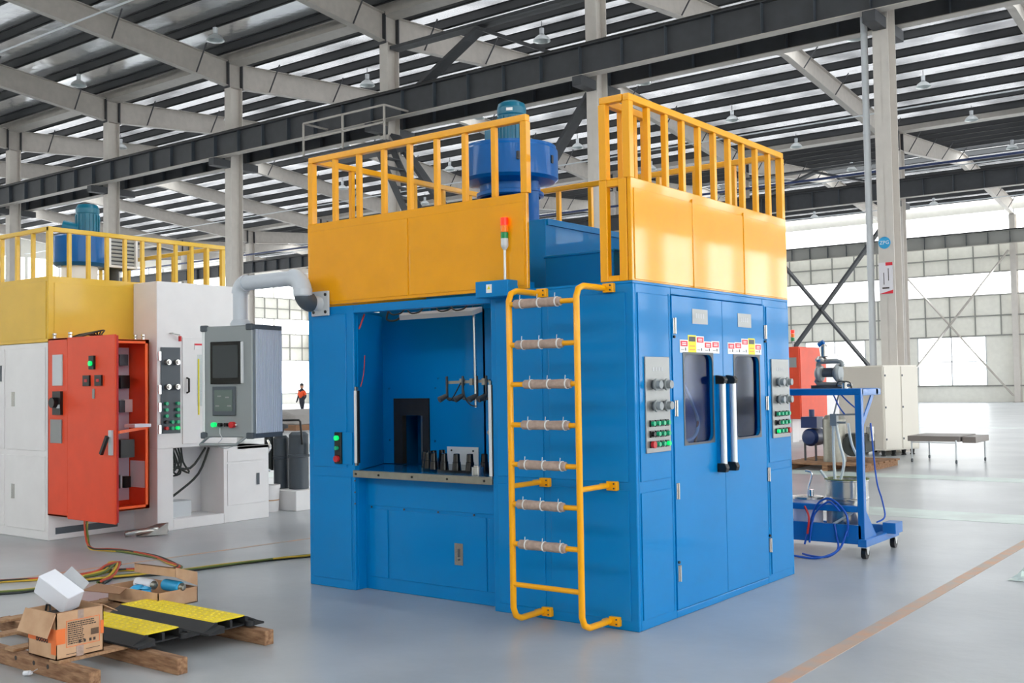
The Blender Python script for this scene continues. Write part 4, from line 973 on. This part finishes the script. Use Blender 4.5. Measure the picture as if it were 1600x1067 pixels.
cable([(-5.4, -2.3), (-4.86, -1.67), (-4.73, -1.37), (-4.78, -1.0), (-4.67, -.65), (-4.5, -.39), (-4.39, .13), (-4.25, .68), (-4.13, .97), (-4.05, 1.6)],
      'dark green cable bundle running across the floor behind the blue machine', ('cable_black', 'cable_green', 'cable_black', 'cable_yellow'), .009)
cable([(-4.95, -.98), (-4.85, -.8, .03), (-4.95, -.65, .06), (-5.05, -.5, .05), (-4.9, -.62, .03), (-4.7, -.8), (-4.6, -.95)],
      'tangle of yellow, red and green cable ends behind the white box', ('cable_yellow', 'cable_red', 'cable_green', 'cable_yellow', 'cable_black'), .012, .05)
jk = thing('connector', (-6.95, 1.0, 0), 'loose grey cable connector on the floor below the orange cabinet', 'connector')
B().prism([(-6.85, .85, 0), (-6.75, 1.05, 0), (-6.8, 1.1, .12), (-6.95, .95, .05)], (.1, .06, .01)).tube([(-6.9, .75, .03), (-6.85, .9, .05), (-6.75, 1.05, .06), (-6.8, 1.2, .03)], .03, 8, 3).build('connector_body', 'stainless', jk)

# ================================================================== RIGHT BACKGROUND
ct = thing('pump_cart', (-.3, 3.85, 0), 'blue steel pump cart on castors beside the right end of the blue machine', 'cart')
yF, yR, xl, xr = 3.5, 4.0, -1.1, .25
def fr(p, q, w=.06, name='frame_tube', m_='cart_blue'): return B().bar(p, q, w, w).build(name, m_, ct, bev=.004)
fr((xl, yF, 1.485), (xr, yF, 1.485)); fr((xl, yR-.1, 1.485), (xr, yR-.1, 1.485)); fr((xr-.03, yF, 1.48), (xr-.03, yR, 1.48)); fr((xl, yF, 1.485), (xl, yR, 1.485))
fr((xr-.03, yF, .14), (xr-.03, yF, 1.46)); fr((xl, yF, .14), (xl, yF, 1.46)); fr((xl, yR-.1, .15), (xl, yR-.1, 1.46), .05)
fr((xl, yF, .44), (xr-.06, yF, .44), .055, 'middle_rail')
B().bar((xr-.03, yF+.36, 1.46), (xr-.03, yF+.03, 1.16), .012, .05).build('gusset', 'cart_blue', ct)
b = B().box(xl, xr-.03, yF-.03, yF+.0, .13, .30).box(xl, xr+.0, yF, yR+.1, .13, .16).box(xl, xr, yR+.07, yR+.1, .13, .24); b.build('tray', 'cart_blue', ct, bev=.004)
B().box(xr-.06, xr+.02, yF-.05, yR+.35, .112, .18).build('base_beam', 'cart_blue', ct, bev=.004); B().box(xl-.02, xl+.06, yF-.05, yR+.35, .112, .18).build('base_beam', 'cart_blue', ct, bev=.004)
B().box(xr-.02, xr+.1, yR+.0, yR+.2, .17, .27).build('foot_box', 'cart_blue', ct, bev=.003)
B().prism([(xr-.02, yF+.04, .17), (xr-.02, yF+.3, .17), (xr-.02, yF+.04, .42)], (.015, 0, 0)).build('gusset', 'cart_blue', ct)
for x, y in ((xr-.02, yF+.02), (xr-.02, yR+.3), (xl+.02, yF+.02), (xl+.02, yR+.3)):
    cs = B().box(x-.024, x+.028, y-.04, y+.04, .1, .112).prism([(x-.026, y-.035, .1), (x-.026, y+.035, .1), (x-.026, y+.014, .04), (x-.026, y-.014, .04)], (.004, 0, 0)).prism([(x+.024, y-.035, .1), (x+.024, y+.035, .1), (x+.024, y+.014, .04), (x+.024, y-.014, .04)], (.004, 0, 0)).build('castor_fork', 'chrome', ct)
    B().cyl((x-.02, y, .053), (x+.022, y, .053), .052, n=20).build('castor_wheel', 'black', cs)
dpz = 1.515; dx = -.12
pm_ = thing('diaphragm_pump', (dx, 3.65, dpz), 'grey metal diaphragm pump standing on top of the blue cart', 'pump')
b = B().box(dx-.14, dx+.15, 3.6, 3.63, dpz, dpz+.03).box(dx-.14, dx+.15, 3.7, 3.73, dpz, dpz+.03)
b.build('foot', 'dark_steel', pm_)
B().lathe((dx-.07, 3.66, dpz+.14), [(0, -.03), (.07, -.02), (.085, .0), (.085, .015), (.05, .04), (0, .04)], 18, (-1, 0, 0)).build('diaphragm_chamber', 'box_grey', pm_)
b = B().lathe((dx+.09, 3.66, dpz+.14), [(0, -.04), (.05, -.03), (.085, 0), (.085, .015), (.07, .035), (0, .04)], 18, (1, 0, 0))
b.build('diaphragm_chamber', 'box_grey', pm_)
B().cyl((dx-.08, 3.66, dpz+.14), (dx+.09, 3.66, dpz+.14), .035, n=14).box(dx-.03, dx+.05, 3.63, 3.7, dpz+.12, dpz+.19).build('air_valve', 'dark_grey', pm_)
B().tube([(dx-.09, 3.66, dpz+.2), (dx-.08, 3.66, dpz+.24), (dx, 3.66, dpz+.25), (dx+.12, 3.66, dpz+.245), (dx+.14, 3.66, dpz+.2)], .022, 10, 3).tube([(dx-.09, 3.66, dpz+.1), (dx-.1, 3.66, dpz+.05), (dx+.1, 3.66, dpz+.04), (dx+.12, 3.66, dpz+.1)], .02, 10, 3).build('manifold', 'box_grey', pm_)
B().lathe((dx-.06, 3.66, dpz+.25), [(0, 0), (.05, .0), (.055, .02), (.03, .05), (.02, .05)], 16).build('outlet', 'stainless', pm_)
B().lathe((dx-.03, 3.66, dpz+.29), [(.03, 0), (.035, .01), (.035, .1), (.02, .12), (0, .12)], 14).build('bowl', 'stainless', pm_)
B().tube([(dx-.05, 3.66, dpz+.29), (dx-.06, 3.66, dpz+.36), (dx-.06, 3.66, dpz+.4)], .014, 8).build('stem', 'chrome', pm_); B().cyl((dx-.08, 3.66, dpz+.4), (dx-.03, 3.66, dpz+.43), .025, n=12).build('cap', 'cart_blue', pm_)
rg = thing('air_regulator', (.06, 3.6, dpz), 'small metal air regulator on the cart top right of the pump', 'regulator')
B().cyl((.0, 3.6, dpz+.03), (.12, 3.6, dpz+.03), .018, n=12).lathe((.06, 3.6, dpz), [(0, 0), (.03, .0), (.03, .05), (.015, .07), (0, .07)], 14).build('regulator_body', 'stainless', rg)
B().tube([(-.02, 3.6, dpz+.02), (.01, 3.57, dpz+.06), (.06, 3.57, dpz+.065), (.12, 3.57, dpz+.05), (.13, 3.57, dpz)], .006, 6, 4).build('regulator_tube', 'cable_black', rg)
vl = B().box(-.12, -.06, 3.68, 3.74, 1.17, 1.28).cyl((-.09, 3.71, 1.28), (-.04, 3.71, 1.46), .008, n=8).cyl((-.07, 3.71, 1.2), (.02, 3.71, 1.2), .01, n=8).cyl((-.1, 3.71, 1.27), (.2, 3.71, 1.28), .008, n=8)
vl.build('hanging_valve', 'box_grey', ct)
b = B().tube([(-.1, 3.71, 1.17), (-.1, 3.7, .9), (-.09, 3.7, .6), (-.08, 3.72, .45)], .014, 8, 5).tube([(-.07, 3.71, 1.17), (-.03, 3.68, 1.0), (.01, 3.66, .85), (-.02, 3.66, .7), (-.1, 3.7, .5), (-.2, 3.75, .42)], .014, 8, 5)
b.tube([(.08, 3.6, 1.2), (.12, 3.58, 1.0), (.2, 3.6, .8), (.2, 3.62, .6), (.12, 3.6, .42), (-.05, 3.6, .3), (-.25, 3.6, .17)], .012, 8, 5); b.tube([(-.25, 3.75, .75), (-.15, 3.74, .62), (-.09, 3.72, .5)], .014, 8, 4)
b.build('clear_hose', 'hose', ct)
b = B()
b.tube([(-.3, 3.45, .1), (-.2, 3.45, .42), (-.1, 3.45, .52), (0, 3.45, .5), (.1, 3.45, .38), (.1, 3.45, .2)], .01, 6, 6)
b.tube([(-.25, 3.44, .12), (-.22, 3.44, .3), (-.18, 3.44, .4), (-.05, 3.42, .5), (.05, 3.42, .42)], .01, 6, 5)
b.tube([(-.3, 3.4, .02), (-.2, 3.35, .015), (-.05, 3.35, .02), (.05, 3.4, .1), (.1, 3.44, .25)], .01, 6, 6)
b.tube([(-.4, 3.3, .02), (-.25, 3.25, .015), (-.1, 3.28, .015), (.03, 3.38, .08), (.0, 3.45, .2), (-.02, 3.46, .3)], .01, 6, 6)
b.tube([(.25, 3.7, 1.2), (.27, 3.75, .7), (.3, 3.8, .5), (.32, 3.8, .35), (.26, 3.75, .3)], .008, 6, 5); b.tube([(.02, 3.6, 1.46), (.1, 3.6, 1.38), (.2, 3.6, 1.3)], .007, 6, 4); b.tube([(-.05, 3.6, 1.46), (0, 3.6, 1.35), (.05, 3.6, 1.28)], .007, 6, 4)
b.build('air_hose', 'hose_blue', ct); B().tube([(-.28, 3.42, .45), (-.24, 3.42, .35), (-.26, 3.42, .2)], .01, 6, 4).build('red_hose', 'red', ct)
pt = thing('steel_pot', (-.02, 3.8, .16), 'big stainless steel pot with green rim on the cart tray', 'pot')
B().lathe((-.02, 3.8, .16), [(0, 0), (.185, 0), (.19, .02), (.19, .33), (.195, .335), (.195, .35), (.19, .36), (.19, .5), (.2, .505), (.2, .515), (.18, .515), (.175, .03), (0, .03)], 36).build('pot_body', 'stainless', pt)
B().lathe((-.02, 3.8, .16), [(.2, .516), (.2, .524), (.175, .524), (.175, .516)], 36).build('green_rim', 'cable_green', pt)
B().tube([(.05, 3.62, .5), (.07, 3.59, .5), (.12, 3.6, .5), (.13, 3.66, .5)], .008, 6).build('pot_handle', 'stainless', pt)
bk = thing('bucket', (-.42, 3.75, .16), 'lilac-white pressure bucket with steel lid on the cart tray by the machine', 'bucket')
B().lathe((-.36, 3.7, .16), [(0, 0), (.13, 0), (.135, .01), (.135, .33), (.13, .33)], 28).build('bucket_body', 'bucket', bk); B().lathe((-.36, 3.7, .49), [(.145, 0), (.145, .02), (.05, .03), (0, .03)], 28).build('lid', 'stainless', bk)
B().tube([(-.34, 3.66, .5), (-.33, 3.66, .6), (-.3, 3.66, .7), (-.31, 3.66, .74), (-.36, 3.66, .75)], .01, 8, 4).cyl((-.3, 3.64, .52), (-.3, 3.64, .58), .025, n=10).build('outlet_valve', 'chrome', bk)

cc_ = thing('control_cabinet', (-4.6, 17.2, 0), 'tall cream steel cabinet on small feet beneath the sign column', 'cabinet')
ca_ = math.radians(20); cE = V((math.sin(ca_), math.cos(ca_), 0)); cW = V((-math.cos(ca_), math.sin(ca_), 0)); cO = V((-3.69, 15.95, 0)); cZ = V((0, 0, 1))
def cbx(u0, u1, w0, w1, z0, z1, name, m_, bev=0, par=cc_):     # u along the right face, w along the left face
    return B().obox(cO+cE*(u0+u1)/2+cW*(w0+w1)/2+cZ*(z0+z1)/2, cE*(u1-u0)/2, cW*(w1-w0)/2, cZ*(z1-z0)/2).build(name, m_, par, bev=bev)
cbx(0, 1.1, 0, 1.15, .12, 1.86, 'cabinet_body', 'cream', .01)
for a, c in ((.02, .53), (.56, 1.08)):
    d = cbx(a, c, -.015, 0, .15, 1.83, 'cabinet_door', 'cream', .004)
    for z in (.35, 1.0, 1.65): cbx(a+.01, a+.04, -.025, -.015, z-.02, z+.02, 'hinge', 'dark_grey', 0, d)
cbx(-.012, 0, .03, 1.12, .15, 1.83, 'side_panel', 'cream2', .004)
cbx(-.02, -.012, 1.0, 1.05, 1.72, 1.77, 'knockout', 'black')
for u in (.08, .4, .72, 1.0):
    for w in (.1, 1.05): q = cO+cE*u+cW*w; B().lathe(q, [(.05, 0), (.05, .02), (.035, .03), (.05, .12)], 10).build('foot', 'black', cc_)
tb = thing('trolley_table', (-2.3, 15.2, 0), 'low grey folding trolley table on thin castor legs at far right', 'table')
B().box(-2.86, -1.92, 14.75, 15.9, .40, .5).build('table_top', 'table_grey', tb, bev=.006); B().box(-1.90, -1.66, 14.85, 15.8, .38, .49).build('folding_leaf', 'table_grey', tb, bev=.006)
for x, y in ((-2.8, 14.8), (-1.97, 14.7), (-1.7, 15.65), (-2.8, 15.9)):
    B().cyl((x, y, .07), (x, y, .43), .015, n=8).build('leg', 'light_grey', tb); B().cyl((x-.012, y, .035), (x+.012, y, .035), .035, n=12).build('castor', 'dark_grey', tb)
B().bar((-2.8, 14.8, .38), (-1.97, 14.7, .38), .02, .02).bar((-2.8, 15.9, .38), (-1.7, 15.65, .38), .02, .02).build('side_bar', 'light_grey', tb)

sk = thing('shipping_skid', (-3.6, 12.9, 0), 'wooden skid under the air compressor seen through the cart', 'skid')
for i in range(6): B().box(-4.3, -2.75, 12.2+.3*i, 12.42+.3*i, .1, .13).build('deck_board', 'dark_wood', sk)
for x in (-4.2, -3.5, -2.85): B().box(x-.05, x+.05, 12.2, 13.95, 0, .1).build('stringer', 'dark_wood', sk)
ac = thing('air_compressor', (-3.6, 13, .13), 'dark blue and steel air compressor on the wooden skid', 'compressor')
B().lathe((-3.95, 12.6, .55), [(0, 0), (.12, .03), (.16, .1), (.16, .5), (.12, .57), (0, .6)], 20, (0, 1, 0)).build('air_tank', 'navy', ac)
B().lathe((-3.5, 12.7, .13), [(0, 0), (.2, .0), (.2, .75), (.15, .82), (0, .84)], 24).build('steel_drum', 'brushed', ac)
B().box(-3.35, -2.95, 12.7, 13.2, .3, .62).lathe((-3.15, 12.6, .42), [(.05, 0), (.18, 0), (.19, .02), (.18, .04), (.05, .04)], 20, (0, 1, 0)).build('motor', 'cable_black', ac)
B().box(-4.1, -3.8, 12.65, 12.95, .72, .92).cyl((-3.95, 12.8, .9), (-3.95, 12.8, 1.05), .05, n=10).build('pump_head', 'navy', ac)
for x in (-4.05, -3.85): B().bar((x, 12.7, .13), (x, 12.7, .45), .03, .03).build('tank_foot', 'dark_steel', ac)
B().lathe((-2.93, 12.9, .5), [(0, 0), (.07, .0), (.07, .25), (0, .28)], 14).build('filter', 'stainless', ac)

m3 = thing('washing_machine', (-9.4, 21, 0), 'distant white machine just visible between blue machine and cream cabinet', 'machine')
B().box(-11, -7.56, 20.7, 24, 0, 1.25).build('base_body', 'white', m3, bev=.01); B().box(-11, -7.6, 20.7, 24, 1.25, 2.3).build('upper_body', 'white', m3, bev=.01)
B().box(-7.9, -7.7, 20.68, 20.7, .2, .9).build('vent', 'dark_grey', m3)
B().cyl((-7.6, 20.75, 2.3), (-7.6, 20.75, 2.6), .02, n=8).build('signal_pole', 'light_grey', m3)
for i, q in enumerate(('green_lens', 'amber', 'red_lit')): B().cyl((-7.6, 20.75, 2.6+.1*i), (-7.6, 20.75, 2.69+.1*i), .05, n=12).build('signal_lens', q, m3)
o3 = thing('electrical_cabinet', (-7.2, 20.3, .7), 'distant orange cabinet with grey plate, right of the blue machine edge', 'cabinet')
B().box(-7.5, -7.05, 19.8, 21.6, .6, 2.42).build('cabinet_body', 'orange_red', o3, bev=.01); panelX(19.84, 21.56, .65, 2.38, -7.05, o3, 'orange_red', 'cabinet_door', .015)
B().box(-7.4, -7.12, 19.785, 19.8, 1.9, 2.15).build('name_plate', 'plate', o3); B().box(-7.45, -7.35, 20, 20.4, 0, .6).build('stand', 'white', o3)

# far left hall: sacks, person
sc = thing('covered_load', (-28, 21.5, 0), 'grey tarpaulin-covered load on a timber base beyond the blue machine edge', 'load')
B().box(-29.5, -26.6, 20.4, 22.6, 0, .2).build('timber_base', 'carton_dark', sc)
B().prism([(-29.4, 20.5, .2), (-26.7, 20.5, .2), (-27.2, 20.8, .55), (-28.2, 21, .75), (-29, 20.9, .4)], (.1, 1.8, 0)).build('tarpaulin', 'tarp', sc, bev=.1, seg=3)
pe = thing('person', (-37, 29.9, 0), 'person far off in orange vest and dark trousers, walking', 'person')
def skin(name, verts, edges, rad, m_, parent):
    o0 = ROOT[parent.name]; me = bpy.data.meshes.new(name); me.from_pydata([V(v) for v in verts], edges, []); ob = bpy.data.objects.new(name, me); COL.objects.link(ob); ob.parent = parent
    md = ob.modifiers.new('skin', 'SKIN'); me.materials.append(MT[m_])
    for i, r in enumerate(rad): me.skin_vertices[0].data[i].radius = (r, r)
    me.skin_vertices[0].data[0].use_root = True; md.use_smooth_shade = True
    ob.modifiers.new('sub', 'SUBSURF').levels = 1; ob.modifiers['sub'].render_levels = 1
    return ob
vs = [(0, 0, .95), (0, 0, 1.2), (0, 0, 1.42), (0, 0, 1.5), (0, -.01, 1.58), (0, -.01, 1.68), (.1, 0, .9), (.12, -.08, .5), (.12, .02, .1), (.12, -.12, .04), (-.1, 0, .9), (-.11, .1, .5), (-.11, .25, .12), (-.11, .14, .04),
      (.2, 0, 1.38), (.26, .03, 1.12), (.24, -.12, .92), (.24, -.18, .85), (-.2, 0, 1.38), (-.26, 0, 1.12), (-.25, -.1, .9), (-.25, -.15, .83)]
es = [(0, 1), (1, 2), (2, 3), (3, 4), (4, 5), (0, 6), (6, 7), (7, 8), (8, 9), (0, 10), (10, 11), (11, 12), (12, 13), (2, 14), (14, 15), (15, 16), (16, 17), (2, 18), (18, 19), (19, 20), (20, 21)]
rd = [.14, .13, .14, .06, .09, .09, .09, .065, .05, .04, .09, .065, .05, .04, .06, .045, .035, .03, .06, .045, .035, .03]
skin('body', vs, es, rd, 'trousers', pe)
skin('vest', [(0, 0, .98), (0, 0, 1.2), (0, 0, 1.42), (.19, 0, 1.38), (.25, .03, 1.15), (-.19, 0, 1.38), (-.25, 0, 1.15)], [(0, 1), (1, 2), (2, 3), (3, 4), (2, 5), (5, 6)], [.165, .155, .15, .075, .06, .075, .06], 'vest', pe)
B().lathe((-37, 29.9, 1.5), [(0, 0), (.07, .02), (.095, .1), (.09, .2), (.05, .26), (0, .27)], 14).build('head', 'skin', pe); B().lathe((-37, 29.9, 1.66), [(.1, 0), (.1, .06), (.06, .12), (0, .13)], 14).build('hair', 'black', pe)
pf2 = thing('plastic_film', (1.75, 3.3, 0), 'crumpled clear plastic film on the floor at the right edge', 'film')
b = B(); random.seed(11); n = 9
vsx = [(1.5+.07*i, 3.1+.06*j, abs(random.gauss(0, .035))*(1 if 0 < i < n-1 and 0 < j < n-1 else 0)+.003) for i in range(n) for j in range(n)]
b.add(vsx, [(i*n+j, (i+1)*n+j, (i+1)*n+j+1, i*n+j+1) for i in range(n-1) for j in range(n-1)]); b.build('film_sheet', 'line_pale', pf2)
bpy.context.view_layer.update()
